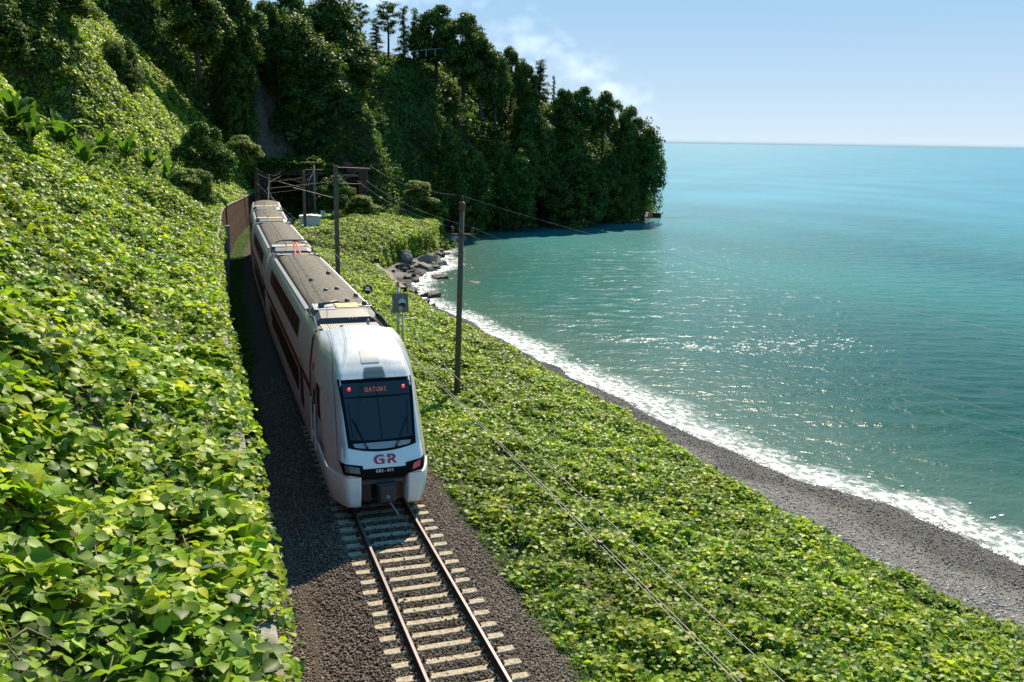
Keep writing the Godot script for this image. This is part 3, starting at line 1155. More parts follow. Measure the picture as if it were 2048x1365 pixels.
# ---------------------------------------------------------------- retaining walls and the tunnel gallery
func build_walls() -> void:
	var stained := rough_mat("stained wall", [0.0, 0.35, 0.55, 0.8, 1.0], [Color(0.015, 0.008, 0.005), Color(0.032, 0.015, 0.008), Color(0.05, 0.024, 0.013), Color(0.075, 0.042, 0.025), Color(0.035, 0.03, 0.014)], 4.0, 0.95, 0.012, 0.7)
	stained.uv1_scale = Vector3(0.4, 0.09, 0.4)
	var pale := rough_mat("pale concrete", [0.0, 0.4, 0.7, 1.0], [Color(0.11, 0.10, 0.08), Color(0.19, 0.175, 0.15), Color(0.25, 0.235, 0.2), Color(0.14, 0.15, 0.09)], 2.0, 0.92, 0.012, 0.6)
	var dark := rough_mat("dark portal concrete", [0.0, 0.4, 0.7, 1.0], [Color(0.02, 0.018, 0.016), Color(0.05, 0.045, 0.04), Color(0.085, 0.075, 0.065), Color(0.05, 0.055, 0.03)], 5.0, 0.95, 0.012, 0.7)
	var brick := rough_mat("reddish wall", [0.0, 0.4, 0.7, 1.0], [Color(0.05, 0.02, 0.015), Color(0.12, 0.05, 0.038), Color(0.18, 0.085, 0.06), Color(0.1, 0.06, 0.045)], 3.0, 0.95, 0.012, 0.6)
	# the wall between bank and railway, cast in bays with pilasters
	var wall := thing("retaining_wall", "long stained concrete retaining wall curving beside the last coaches", "wall")
	var s := -6.0
	while s < 128.0:
		var rows := []
		for i in 7:
			var ss := s + i * 6.0 / 6.0 - (0.03 if i == 6 else 0.0)
			var t := wall_top(ss) - 0.02
			var r := PackedVector3Array()
			for p: Vector2 in [Vector2(0.35, -0.7), Vector2(0.1, t - 0.1), Vector2(0.1, t), Vector2(-0.3, t), Vector2(-0.3, -0.7)]:
				r.append(at_track(ss, wall_u(ss) + p.x, p.y).origin)
			rows.append(r)
		var b := MB.new().grid(rows, true)
		for e: int in [0, 6]:
			var r: PackedVector3Array = rows[e]
			b.quad(r[0], r[1], r[2], r[4])
		obj("wall_bay", b.done(), stained, wall)
		var cap := MB.new()
		var crow := []
		for i in 7:
			var ss := s + i - (0.05 if i == 6 else 0.0)
			var t := wall_top(ss)
			var r := PackedVector3Array()
			for p: Vector2 in [Vector2(0.16, t - 0.02), Vector2(0.16, t + 0.05), Vector2(0.13, t + 0.07), Vector2(-0.2, t + 0.07), Vector2(-0.2, t - 0.02)]:
				r.append(at_track(ss, wall_u(ss) + p.x, p.y).origin)
			crow.append(r)
		obj("coping", cap.grid(crow, true).done(), pale, wall)
		var t2 := wall_top(s)
		var xf := at_track(s, -3.3)
		if s > 61.0 and s < 67.0:
			obj("pilaster", MB.new().box(Vector3(0.34, t2 + 0.5, 0.5), xf * Transform3D(Basis(Vector3.FORWARD, 0.05), Vector3(0, t2 * 0.5 - 0.42, 0)), 0.03).done(), pale if s > 50.0 else stained, wall)
		s += 6.0
	# grassy verge is strewn in build_plants; a low sea wall holds the slope by the rocks
	var low := thing("sea_wall", "low broken concrete sea wall at the foot of the vine slope by the rocks", "wall")
	var rows := []
	for i in 12:
		var ss := 86.0 + i * 1.6
		var x := edge_x(ss)
		rows.append(PackedVector3Array([Vector3(x + 0.95, -5.4, -ss), Vector3(x + 0.62, -2.9, -ss), Vector3(x + 0.58, -2.84, -ss), Vector3(x + 0.1, -2.84, -ss), Vector3(x + 0.05, -5.4, -ss)]))
	obj("wall_body", MB.new().grid(rows, true).done(), pale, low)
	var xx := edge_x(103.6)
	obj("wall_pier", MB.new().box(Vector3(0.55, 2.6, 0.5), Transform3D(Basis.IDENTITY, Vector3(xx + 0.5, -3.7, -104.2)), 0.04).done(), stained, low)
	# tunnel gallery: a concrete front with the opening for the track
	var g := thing("tunnel_portal", "dark concrete tunnel portal topped with vines where the track enters the cliff", "tunnel", Vector3(6.9, 0, -134.0), track_turn(134.0) * 0.45)
	var front := MB.new()
	for q: Array in [[-2.6, 1.3, -1.2, 7.0], [3.55, 1.5, -1.2, 7.0]]:
		front.box(Vector3(q[1], q[3] - q[2], 2.2), Transform3D(Basis.IDENTITY, Vector3(q[0], (q[2] + q[3]) * 0.5, -1.0)), 0.04)
	front.box(Vector3(4.93, 1.5, 2.2), Transform3D(Basis.IDENTITY, Vector3(0.43, 6.25, -1.0)), 0.04)
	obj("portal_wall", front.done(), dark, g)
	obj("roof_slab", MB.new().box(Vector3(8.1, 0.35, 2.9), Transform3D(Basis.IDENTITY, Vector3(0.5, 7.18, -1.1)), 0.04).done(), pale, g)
	for q: Array in [[-2.05, 0.0], [2.95, 0.0]]:
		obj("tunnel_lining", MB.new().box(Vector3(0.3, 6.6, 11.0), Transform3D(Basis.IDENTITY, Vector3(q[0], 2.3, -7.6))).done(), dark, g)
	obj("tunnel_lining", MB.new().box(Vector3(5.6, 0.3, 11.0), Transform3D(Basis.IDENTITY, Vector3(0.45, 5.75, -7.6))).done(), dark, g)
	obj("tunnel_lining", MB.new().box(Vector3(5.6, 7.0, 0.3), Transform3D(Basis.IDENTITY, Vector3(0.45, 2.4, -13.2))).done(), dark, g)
	obj("wing_pier", MB.new().box(Vector3(0.8, 6.4, 1.4), Transform3D(Basis(Vector3.UP, 0.1), Vector3(-3.75, 2.6, 0.2)), 0.05).done(), brick, g)
	var sd := thing("side_gallery", "weathered plank-cast wall with a reddish pier right of the tunnel portal", "building", Vector3(14.6, 0, -140.5), -0.35)
	for i in 9:
		obj("wall_panel", MB.new().box(Vector3(0.68, 5.3 + 0.12 * sin(i * 2.1), 0.5), Transform3D(Basis.IDENTITY, Vector3(-3.0 + 0.7 * i, 2.4, 0.05 * (i % 2))), 0.03).done(), dark if i % 3 == 0 else stained, sd)
	obj("roof_slab", MB.new().box(Vector3(7.4, 0.3, 3.0), Transform3D(Basis.IDENTITY, Vector3(0.0, 5.3, -1.0)), 0.03).done(), pale, sd)
	obj("gallery_wall", MB.new().box(Vector3(7.0, 5.4, 2.4), Transform3D(Basis.IDENTITY, Vector3(0.0, 2.3, -1.6)), 0.03).done(), dark, sd)
	obj("red_pier", MB.new().box(Vector3(1.1, 6.9, 1.5), Transform3D(Basis.IDENTITY, Vector3(3.9, 3.0, -0.2)), 0.05).done(), brick, sd)
	obj("red_pier", MB.new().box(Vector3(2.6, 1.0, 1.4), Transform3D(Basis.IDENTITY, Vector3(2.7, 6.1, -1.4)), 0.05).done(), brick, sd)
	obj("pier_cap", MB.new().lathe([Vector2(0.9, 0.0), Vector2(0.85, 0.35), Vector2(0.55, 0.65), Vector2(0.01, 0.75)], 12, Transform3D(Basis.IDENTITY, Vector3(1.3, 6.5, -1.4))).done(), brick, sd)


# ---------------------------------------------------------------- the train
const S_NOSE := 25.6
const SECTION := [Vector2(0.30, 1.36), Vector2(0.55, 1.42), Vector2(0.95, 1.48), Vector2(2.6, 1.50), Vector2(3.35, 1.48), Vector2(4.15, 1.37), Vector2(4.42, 1.29), Vector2(4.56, 1.18)]
const PROFILE := [Vector2(0.3, 0.16), Vector2(0.8, 0.05), Vector2(1.25, 0.02), Vector2(1.5, 0.07), Vector2(1.75, 0.2), Vector2(2.1, 0.42), Vector2(2.6, 0.72), Vector2(3.2, 1.08), Vector2(3.66, 1.40), Vector2(3.9, 1.68), Vector2(4.1, 2.05), Vector2(4.28, 2.55), Vector2(4.42, 3.2), Vector2(4.51, 3.85), Vector2(4.56, 4.5)]
const WRAP := [Vector2(0.3, 0.9), Vector2(1.3, 1.25), Vector2(2.6, 1.6), Vector2(3.66, 1.7), Vector2(4.1, 1.5), Vector2(4.4, 0.9), Vector2(4.56, 0.3)]


func half_width(y: float) -> float:
	return poly(y, SECTION)


func nose_back(a: float, y: float) -> float:
	return poly(y, PROFILE) + poly(y, WRAP) * pow(maxf(0.0, (absf(a) - 0.70) / 0.30), 1.55)


func nose_at(x: float, y: float, off := 0.0) -> Vector3:
	var a := clampf(x / half_width(y), -1.0, 1.0)
	var p := func(aa: float, yy: float) -> Vector3:
		return Vector3(aa * half_width(yy), yy + 0.2 * (1.0 - aa * aa) * sm(3.8, 4.5, yy), -nose_back(aa, yy))
	var q: Vector3 = p.call(a, y)
	if off != 0.0:
		var dx: Vector3 = p.call(minf(a + 0.02, 1.0), y) - p.call(maxf(a - 0.02, -1.0), y)
		var dy: Vector3 = p.call(a, minf(y + 0.03, 4.56)) - p.call(a, y - 0.03)
		q += dx.cross(dy).normalized() * off
	return q


# a panel laid on the nose between two edges: [x left, x right] at the top and the bottom
func nose_patch(top_y: float, top: Vector2, bot_y: float, bot: Vector2, off: float, sag := 0.0, tilt := 0.0, nu := 12, nv := 10) -> ArrayMesh:
	var rows := []
	for i in nv + 1:
		var v := float(i) / nv
		var r := PackedVector3Array()
		for j in nu + 1:
			var u := float(j) / nu
			var x := lerpf(lerpf(bot.x, bot.y, u), lerpf(top.x, top.y, u), v)
			var y := lerpf(bot_y - sag * (1.0 - pow(2.0 * u - 1.0, 2.0)), top_y, v) + tilt * (u - 0.5)
			r.append(nose_at(x, y, off))
		rows.append(r)
	return MB.new().smooth(true).grid(rows).done()


# a panel on the flank: side -1 left, 1 right; b is the distance behind the nose, lean slants it
func flank(side: float, b0: float, b1: float, y0: float, y1: float, off: float, lean := 0.0, nv := 4) -> ArrayMesh:
	var rows := []
	for i in nv + 1:
		var y := lerpf(y0, y1, float(i) / nv)
		var x := side * (half_width(y) + off)
		var l := lean * float(i) / nv
		rows.append(PackedVector3Array([Vector3(x, y, -b0 - l), Vector3(x, y, -b1 - l)]))
	return MB.new().smooth(true).grid(rows, side < 0.0).done()


func text_on(words: String, size: float, depth: float, m: Material, parent: Node, xf: Transform3D, called: String, heavy := false, face := "Droid Sans") -> void:
	var f := SystemFont.new()
	f.font_names = PackedStringArray([face])
	if heavy:
		f.font_weight = 700
	var t := TextMesh.new()
	t.text = words
	t.font = f
	t.font_size = 48
	t.pixel_size = size / 34.0
	t.depth = depth
	obj(called, t, m, parent, xf)


func build_train() -> void:
	var T := thing("passenger_train", "white and silver double deck passenger train with red trim on the track", "train")
	var silver := StandardMaterial3D.new()
	silver.albedo_texture = noise_tex(0.014, [0.0, 0.4, 0.65, 1.0], [Color(0.44, 0.43, 0.41), Color(0.57, 0.565, 0.55), Color(0.62, 0.615, 0.60), Color(0.6, 0.59, 0.57)], 512, 18)
	silver.roughness = 0.36
	silver.metallic = 0.25
	silver.clearcoat_enabled = true
	silver.clearcoat = 0.6
	silver.clearcoat_roughness = 0.12
	silver.roughness_texture = noise_tex(0.01, [0.0, 1.0], [Color(0.5, 0.5, 0.5), Color(1, 1, 1)], 256, 3)
	silver.uv1_triplanar = true
	silver.uv1_scale = Vector3(0.9, 0.25, 0.4)
	var white := StandardMaterial3D.new()
	white.albedo_color = Color(0.8, 0.79, 0.765).linear_to_srgb()
	white.roughness = 0.3
	white.clearcoat_enabled = true
	white.clearcoat = 0.5
	white.clearcoat_roughness = 0.1
	var flank_paint := StandardMaterial3D.new()
	flank_paint.albedo_texture = noise_tex(0.02, [0.0, 0.4, 0.7, 1.0], [Color(0.30, 0.285, 0.26), Color(0.46, 0.45, 0.43), Color(0.53, 0.52, 0.5), Color(0.55, 0.54, 0.52)], 256, 12)
	flank_paint.uv1_triplanar = true
	flank_paint.uv1_scale = Vector3(1.0, 0.12, 1.0)
	flank_paint.roughness = 0.34
	flank_paint.metallic = 0.15
	var red := mat(Color(0.15, 0.010, 0.016), 0.6, 0.0, 0.25)
	var logo_red := mat(Color(0.42, 0.012, 0.035), 0.4)
	var black := mat(Color(0.008, 0.008, 0.009), 0.35, 0.0, 0.15)
	var matte := mat(Color(0.012, 0.012, 0.012), 0.8)
	var glass := mat(Color(0.011, 0.014, 0.019), 0.04, 0.0, 0.5)
	var win := mat(Color(0.008, 0.011, 0.012), 0.35, 0.0, 0.07)
	var steel := mat(Color(0.2, 0.2, 0.2), 0.5, 0.6)
	var dgrey := mat(Color(0.055, 0.06, 0.065), 0.5)
	var lgrey := mat(Color(0.30, 0.31, 0.33), 0.45)
	var yellow := mat(Color(0.55, 0.36, 0.09), 0.6)
	var roofm := StandardMaterial3D.new()
	roofm.albedo_texture = noise_tex(0.016, [0.0, 0.35, 0.6, 1.0], [Color(0.045, 0.04, 0.033), Color(0.075, 0.068, 0.056), Color(0.095, 0.086, 0.071), Color(0.125, 0.115, 0.098)], 512, 44)
	roofm.uv1_triplanar = true
	roofm.uv1_scale = Vector3(0.5, 0.5, 0.16)
	roofm.roughness = 0.7
	roofm.metallic_specular = 0.25
	var pink_steel := mat(Color(0.40, 0.35, 0.33), 0.6, 0.1)
	var xf1 := Transform3D(Basis.IDENTITY, Vector3(0, 0, -S_NOSE))
	# ---- cab: the shell over the lamps
	var rows := []
	var ys: Array = []
	for i in 45:
		ys.append(lerpf(1.24, 4.56, pow(i / 44.0, 0.85)))
	for y: float in ys:
		var r := PackedVector3Array()
		var l := nose_at(-half_width(y), y)
		r.append(Vector3(l.x, l.y, -5.0))
		r.append(Vector3(l.x, l.y, lerpf(l.z, -5.0, 0.5)))
		for j in 57:
			r.append(nose_at(lerpf(-1.0, 1.0, j / 56.0) * half_width(y), y))
		r.append(Vector3(-l.x, l.y, lerpf(l.z, -5.0, 0.5)))
		r.append(Vector3(-l.x, l.y, -5.0))
		rows.append(r)
	var cab := obj("cab_shell", MB.new().smooth(true).grid(rows).done(), silver, T, xf1)
	# lower white face with the logo
	obj("white_front_panel", nose_patch(2.0, Vector2(-1.14, 1.14), 1.42, Vector2(-1.2, 1.2), 0.012, 0.0, 0.0, 20, 8), white, cab)
	# windscreen: black surround, glass, silver ledge
	obj("windscreen_surround", nose_patch(3.72, Vector2(-1.08, 1.08), 2.0, Vector2(-0.98, 0.98), 0.022, 0.14, 0.0, 18, 14), black, cab)
	obj("windscreen", nose_patch(3.63, Vector2(-1.0, 1.0), 2.19, Vector2(-0.90, 0.90), 0.034, 0.04, 0.0, 18, 14), glass, cab)
	obj("windscreen_ledge", nose_patch(2.09, Vector2(-0.84, 0.84), 2.0, Vector2(-0.80, 0.80), 0.036, 0.08, 0.0, 14, 3), lgrey, cab)
	obj("windscreen_blind_edge", nose_patch(3.28, Vector2(-0.97, 0.97), 3.255, Vector2(-0.97, 0.97), 0.038, 0.02, 0.0, 14, 1), black, cab)
	obj("windscreen_post", nose_patch(3.60, Vector2(-0.012, 0.012), 2.17, Vector2(-0.012, 0.012), 0.038, 0.0, 0.0, 1, 10), black, cab)
	for e: float in [-1.0, 1.0]:
		var lampm := mat(Color(0.7, 0.05, 0.09), 0.3)
		lampm.emission_enabled = true
		lampm.emission = Color(1.0, 0.09, 0.18)
		lampm.emission_energy_multiplier = 0.45
		var c := nose_at(0.80 * e, 3.47, 0.04)
		obj("marker_lamp", MB.new().smooth(true).lathe([Vector2(0.055, 0.0), Vector2(0.05, 0.02), Vector2(0.03, 0.03), Vector2(0.001, 0.033)], 14, Transform3D(Basis(Vector3.RIGHT, deg_to_rad(58.0)), c)).done(), lampm, cab)
		# wiper: pivot, two arms and blade
		var w := MB.new()
		var pivot := Vector2(0.42 * e - 0.05, 1.95)
		var elbow := Vector2(0.8 * e, 2.72)
		for o: float in [0.0, 0.05]:
			w.rod(nose_at(pivot.x + o, pivot.y, 0.05), nose_at(elbow.x + o * 0.6, elbow.y, 0.075), 0.011, 5)
		w.rod(nose_at(elbow.x - 0.03, 2.25, 0.055), nose_at(elbow.x + 0.06 * e, 3.1, 0.055), 0.014, 5)
		w.box(Vector3(0.07, 0.07, 0.05), Transform3D(Basis.IDENTITY, nose_at(pivot.x + 0.02, pivot.y, 0.05)), 0.01)
		obj("wiper", w.done(), matte, cab)
		# head and tail lamp clusters
		obj("lamp_housing", nose_patch(1.58, Vector2(-1.22, -0.62) if e < 0 else Vector2(0.62, 1.22), 1.27, Vector2(-1.14, -0.60) if e < 0 else Vector2(0.60, 1.14), 0.03, 0.0, 0.10 * e, 10, 4), black, cab)
		var lens: StandardMaterial3D
		if e < 0.0:
			lens = mat(Color(0.10, 0.10, 0.085), 0.08)
		else:
			lens = mat(Color(0.34, 0.07, 0.08), 0.15)
			lens.emission_enabled = true
			lens.emission = Color(1.0, 0.16, 0.16)
			lens.emission_energy_multiplier = 0.05
		obj("tail_lamp" if e > 0.0 else "head_lamp", nose_patch(1.53, Vector2(-1.10, -0.72) if e < 0 else Vector2(0.84, 1.05), 1.36, Vector2(-1.08, -0.70) if e < 0 else Vector2(0.80, 1.02), 0.045, 0.0, 0.08 * e, 6, 3), lens, cab)
	obj("black_valance", nose_patch(1.44, Vector2(-0.66, 0.66), 1.16, Vector2(-0.64, 0.64), 0.02, 0.0, 0.0, 10, 2), black, cab)
	# joints between the shell panels
	var seams := mat(Color(0.10, 0.10, 0.10), 0.7)
	for e: float in [-1.0, 1.0]:
		obj("panel_joint", nose_patch(4.55, Vector2(1.0 * e - 0.006, 1.0 * e + 0.006), 3.78, Vector2(1.17 * e - 0.006, 1.17 * e + 0.006), 0.006, 0.0, 0.0, 1, 16), seams, cab)
		obj("panel_joint", nose_patch(3.78, Vector2(1.17 * e - 0.006, 1.17 * e + 0.006), 1.6, Vector2(1.25 * e - 0.006, 1.25 * e + 0.006), 0.006, 0.0, 0.0, 1, 16), seams, cab)
		obj("panel_joint", flank(e, 4.96, 4.98, 1.24, 4.55, 0.004, 0.0, 10), seams, cab)
		obj("panel_joint", flank(e, 3.28, 3.295, 0.9, 3.6, 0.004, 0.0, 6), seams, cab)
	obj("panel_joint", nose_patch(1.425, Vector2(-1.3, 1.3), 1.413, Vector2(-1.3, 1.3), 0.006, 0.0, 0.0, 24, 1), seams, cab)
	# hatch above the windscreen and inspection cover
	obj("roof_window_frame", nose_patch(3.97, Vector2(-0.27, 0.29), 3.73, Vector2(-0.32, 0.35), 0.012, 0.0, 0.0, 6, 4), mat(Color(0.2, 0.2, 0.2), 0.4), cab)
	obj("roof_window", nose_patch(3.95, Vector2(-0.24, 0.26), 3.75, Vector2(-0.29, 0.31), 0.022, 0.0, 0.0, 6, 4), mat(Color(0.10, 0.125, 0.115), 0.08, 0.0, 0.6), cab)
	obj("inspection_cover", nose_patch(4.25, Vector2(-0.30, 0.14), 4.04, Vector2(-0.30, 0.24), 0.01, 0.0, 0.0, 6, 4), mat(Color(0.42, 0.42, 0.41), 0.5), cab)
	# display and lettering
	var led := mat(Color(0.6, 0.2, 0.05), 0.5)
	led.emission_enabled = true
	led.emission = Color(1.0, 0.3, 0.08)
	led.emission_energy_multiplier = 0.08
	text_on("BATUMI", 0.13, 0.004, led, cab, Transform3D(Basis(Vector3.RIGHT, deg_to_rad(-32.0)), nose_at(-0.02, 3.44, 0.045)), "led_sign_lettering", false, "Droid Sans Mono")
	var tilt := Basis(Vector3.RIGHT, deg_to_rad(-16.0))
	text_on("GR", 0.27, 0.012, logo_red, cab, Transform3D(tilt.scaled_local(Vector3(1.35, 1, 1)), nose_at(0.03, 1.65, 0.03)), "logo_lettering", true)
	obj("logo_cross", MB.new().box(Vector3(0.035, 0.2, 0.012), Transform3D(tilt, nose_at(0.06, 1.65, 0.045)), 0.003).box(Vector3(0.15, 0.04, 0.010), Transform3D(tilt, nose_at(0.06, 1.67, 0.045)), 0.003).done(), white, cab)
	text_on("GRS - 011", 0.085, 0.006, mat(Color(0.7, 0.7, 0.7), 0.5), cab, Transform3D(Basis(Vector3.RIGHT, deg_to_rad(-3.0)), nose_at(0.0, 1.36, 0.03)), "number_lettering", true)
	var left_face := Basis(Vector3(0, 0, 1), Vector3(0, 1, 0), Vector3(-1, 0, 0))
	text_on("STADLER", 0.2, 0.004, mat(Color(0.05, 0.09, 0.2), 0.5), cab, Transform3D(left_face, Vector3(-1.508, 1.55, -2.35)), "maker_lettering", true)
	for e: float in [-1.0, 1.0]:
		obj("cab_side_window", flank(e, 2.35, 3.1, 2.25, 3.25, 0.012, 0.35), win, cab)
		var door := obj("cab_door", flank(e, 3.55, 4.3, 0.85, 3.1, 0.012), silver, cab)
		obj("door_window", flank(e, 3.72, 4.13, 2.1, 2.9, 0.02), win, door)
		var rail := MB.new()
		for b: float in [3.45, 4.4]:
			rail.rod(Vector3(e * 1.56, 1.0, -b), Vector3(e * 1.56, 2.5, -b), 0.022, 6)
		obj("handrail", rail.done(), mat(Color(0.75, 0.75, 0.75), 0.35), cab)
		obj("red_swoosh", flank(e, 4.75, 5.15, 2.3, 4.5, 0.008, 0.25, 8), red, cab)
		obj("red_swoosh", flank(e, 3.3, 5.1, 1.9, 2.35, 0.006, 0.3, 4), red, cab)
		obj("red_cross_emblem", MB.new().box(Vector3(0.012, 0.4, 0.1), Transform3D(Basis.IDENTITY, Vector3(e * (half_width(3.45) + 0.008), 3.45, -4.35))).box(Vector3(0.010, 0.1, 0.34), Transform3D(Basis.IDENTITY, Vector3(e * (half_width(3.45) + 0.008), 3.5, -4.35))).done(), logo_red, cab)
		# skirt under the lamps
		var srows := []
		for i in 9:
			var y := lerpf(0.28, 1.23, i / 8.0)
			var r := PackedVector3Array()
			r.append(Vector3(e * 0.66, y, -0.9))
			for j in 15:
				var a := lerpf(0.68 / half_width(y), 1.0, j / 14.0)
				var q := nose_at(a * half_width(y) * e, y, 0.035)
				if i == 0:
					q.z -= 0.05
				r.append(q)
			r.append(Vector3(e * (half_width(y) + 0.012), y, -5.0))
			srows.append(r)
		var sk := MB.new().smooth(true).grid(srows, e < 0.0)
		var low: PackedVector3Array = srows[0]
		var hi: PackedVector3Array = srows[8]
		for j in low.size() - 1:
			sk.smooth(false).tri(Vector3(e * 0.66, 0.28, -2.0), low[j], low[j + 1])
			sk.tri(Vector3(e * 0.66, 1.23, -2.0), hi[j], hi[j + 1])
		obj("front_skirt", sk.done(), white, cab)
	# coupler recess
	obj("coupler_recess", MB.new().box(Vector3(1.36, 1.0, 0.1), Transform3D(Basis.IDENTITY, Vector3(0, 0.8, -0.95))).box(Vector3(1.36, 0.06, 0.9), Transform3D(Basis.IDENTITY, Vector3(0, 1.26, -0.55))).done(), matte, cab)
	obj("buffer_beam", MB.new().box(Vector3(1.25, 0.16, 0.3), Transform3D(Basis.IDENTITY, Vector3(0, 1.0, -0.3)), 0.03).done(), dgrey, cab)
	var cp := obj("coupler_cover", MB.new().box(Vector3(0.52, 0.52, 0.75), Transform3D(Basis.IDENTITY, Vector3(0.05, 0.66, -0.25)), 0.06).box(Vector3(0.56, 0.08, 0.6), Transform3D(Basis.IDENTITY, Vector3(0.05, 0.93, -0.28)), 0.03).done(), mat(Color(0.04, 0.036, 0.033), 0.5), cab)
	obj("coupler_eye", MB.new().smooth(true).lathe([Vector2(0.075, 0.0), Vector2(0.06, 0.03), Vector2(0.001, 0.04)], 10, Transform3D(Basis(Vector3.RIGHT, PI / 2), Vector3(0.05, 0.6, 0.12))).done(), mat(Color(0.16, 0.2, 0.26), 0.4), cp)
	obj("coupler_link", MB.new().rod(Vector3(0.12, 0.42, 0.1), Vector3(0.30, 0.14, 0.42), 0.03, 7).done(), mat(Color(0.2, 0.22, 0.26), 0.4, 0.6), cp)
	for e: float in [-1.0, 1.0]:
		obj("coupler_flap", MB.new().box(Vector3(0.3, 0.6, 0.06), Transform3D(Basis(Vector3.UP, 0.5 * e), Vector3(0.47 * e, 0.62, -0.42)), 0.02).done(), mat(Color(0.10, 0.04, 0.025), 0.7), cp)
	# ---- coaches
	var cars: Array = [[25.6, 51.6], [52.1, 70.8], [71.3, 83.2], [83.7, 93.4]]
	for ci in cars.size():
		var s0: float = cars[ci][0]
		var s1: float = cars[ci][1]
		var p0 := Vector3(tx(s0), 0, -s0)
		var p1 := Vector3(tx(s1), 0, -s1)
		var xf := Transform3D(Basis.looking_at(p1 - p0, Vector3.UP), p0)
		var b0 := 5.0 if ci == 0 else 0.0
		var b1 := p0.distance_to(p1)
		var body := MB.new().smooth(true)
		for e: float in [-1.0, 1.0]:
			var lows: Array = [PackedVector3Array(), PackedVector3Array()]
			for q: Vector2 in SECTION:
				for k in 2:
					lows[k].append(Vector3(e * (q.y + (0.012 if q.x < 1.0 and ci == 0 else 0.0)), q.x, -(b0 if k == 0 else b1)))
			body.grid(lows, e > 0.0)
		body.smooth(false)
		for bb: float in ([b1] if ci == 0 else [b0, b1]):
			for i in SECTION.size() - 1:
				var q: Vector2 = SECTION[i]
				var q2: Vector2 = SECTION[i + 1]
				body.quad(Vector3(-q.y, q.x, -bb), Vector3(q.y, q.x, -bb), Vector3(q2.y, q2.x, -bb), Vector3(-q2.y, q2.x, -bb))
		var car := obj("coach_body", body.done(), flank_paint, T, xf)
		obj("coach_floor", MB.new().box(Vector3(2.5, 0.1, b1 - b0 - 0.1), Transform3D(Basis.IDENTITY, Vector3(0, 0.36, -(b0 + b1) * 0.5))).done(), matte, car)
		var r0 := 8.9 if ci == 0 else 2.3
		var r1 := b1 - (2.1 if ci < 3 else 0.3)
		roof(car, r0, r1, roofm, lgrey, dgrey)
		# equipment wells at both ends
		well(car, 4.55 if ci == 0 else 0.2, r0, true, dgrey, lgrey, yellow, pink_steel, steel, ci == 0)
		if ci < 3:
			well(car, r1, b1 - 0.1, false, dgrey, lgrey, yellow, pink_steel, steel, false)
		# windows and stripes
		for e: float in [-1.0, 1.0]:
			var d0 := b0 + (2.3 if ci == 0 else 1.6)
			var dr := obj("door", flank(e, d0, d0 + 1.35, 0.75, 2.95, 0.01), silver, car)
			for k in 2:
				obj("door_window", flank(e, d0 + 0.16 + 0.58 * k, d0 + 0.58 + 0.58 * k, 1.25, 2.7, 0.018), win, dr)
			var w0 := d0 + 1.75
			obj("red_stripe", flank(e, b0 + 0.15 if ci == 0 else 0.1, b1 - 0.1, 2.42, 2.72, 0.006), red, car)
			obj("window_band", flank(e, w0 - 0.1, b1 - 2.2, 1.38, 2.34, 0.006), black, car)
			obj("window_band", flank(e, w0 + 0.3, b1 - 2.6, 3.42, 4.12, 0.006), black, car)
			var n := int((b1 - 2.2 - w0) / 1.5)
			for k in n:
				var c := w0 + 1.5 * k
				obj("window", flank(e, c + 0.03, c + 1.42, 1.44, 2.28, 0.012), win, car)
				if k < n - 1:
					obj("window", flank(e, c + 0.5, c + 1.75, 3.47, 4.07, 0.012), win, car)
			var seam := MB.new()
			seam.grid([PackedVector3Array([Vector3(e * 1.489, 0.93, -b0), Vector3(e * 1.489, 0.93, -b1)]), PackedVector3Array([Vector3(e * 1.490, 0.97, -b0), Vector3(e * 1.490, 0.97, -b1)])])
			obj("body_seam", seam.done(), dgrey, car)
		# bogies
		for bb: float in [3.2 if ci == 0 else 2.2, b1 - 2.4]:
			var bog := obj("bogie", MB.new().box(Vector3(2.1, 0.3, 2.9), Transform3D(Basis.IDENTITY, Vector3(0, 0.5, -bb)), 0.04).done(), matte, T, xf)
			for ax: float in [-1.2, 1.2]:
				for e: float in [-1.0, 1.0]:
					obj("wheel", MB.new().smooth(true).lathe([Vector2(0.001, -0.06), Vector2(0.4, -0.06), Vector2(0.46, -0.05), Vector2(0.43, 0.06), Vector2(0.3, 0.03), Vector2(0.001, 0.05)], 20, Transform3D(Basis(Vector3.FORWARD, PI / 2 * e), Vector3(0.78 * e, 0.44, -bb + ax))).done(), steel, bog)
		if ci < 3:
			obj("gangway_bellows", MB.new().box(Vector3(2.3, 3.4, 0.7), Transform3D(Basis.IDENTITY, Vector3(0, 2.3, -b1 - 0.22)), 0.05).done(), matte, car)
		if ci == 0:
			# roof fittings of the leading coach
			for q: Array in [[-0.36, 14.6], [-0.12, 11.7], [0.82, 10.2], [0.33, 9.1], [0.85, 8.4], [0.6, 16.6], [0.35, 12.0]]:
				obj("roof_vent", MB.new().smooth(true).lathe([Vector2(0.10, 0.0), Vector2(0.10, 0.05), Vector2(0.07, 0.13), Vector2(0.001, 0.15)], 10, Transform3D(Basis.IDENTITY, Vector3(q[0], 4.73, -q[1]))).done(), dgrey, car)
			obj("roof_antenna", MB.new().smooth(true).rod(Vector3(-0.72, 4.86, -8.15), Vector3(-0.1, 4.9, -8.35), 0.05, 8).lathe([Vector2(0.001, 0.2), Vector2(0.1, 0.16), Vector2(0.12, 0.08), Vector2(0.1, 0.0)], 10, Transform3D(Basis.IDENTITY, Vector3(-0.72, 4.72, -8.2))).done(), dgrey, car)
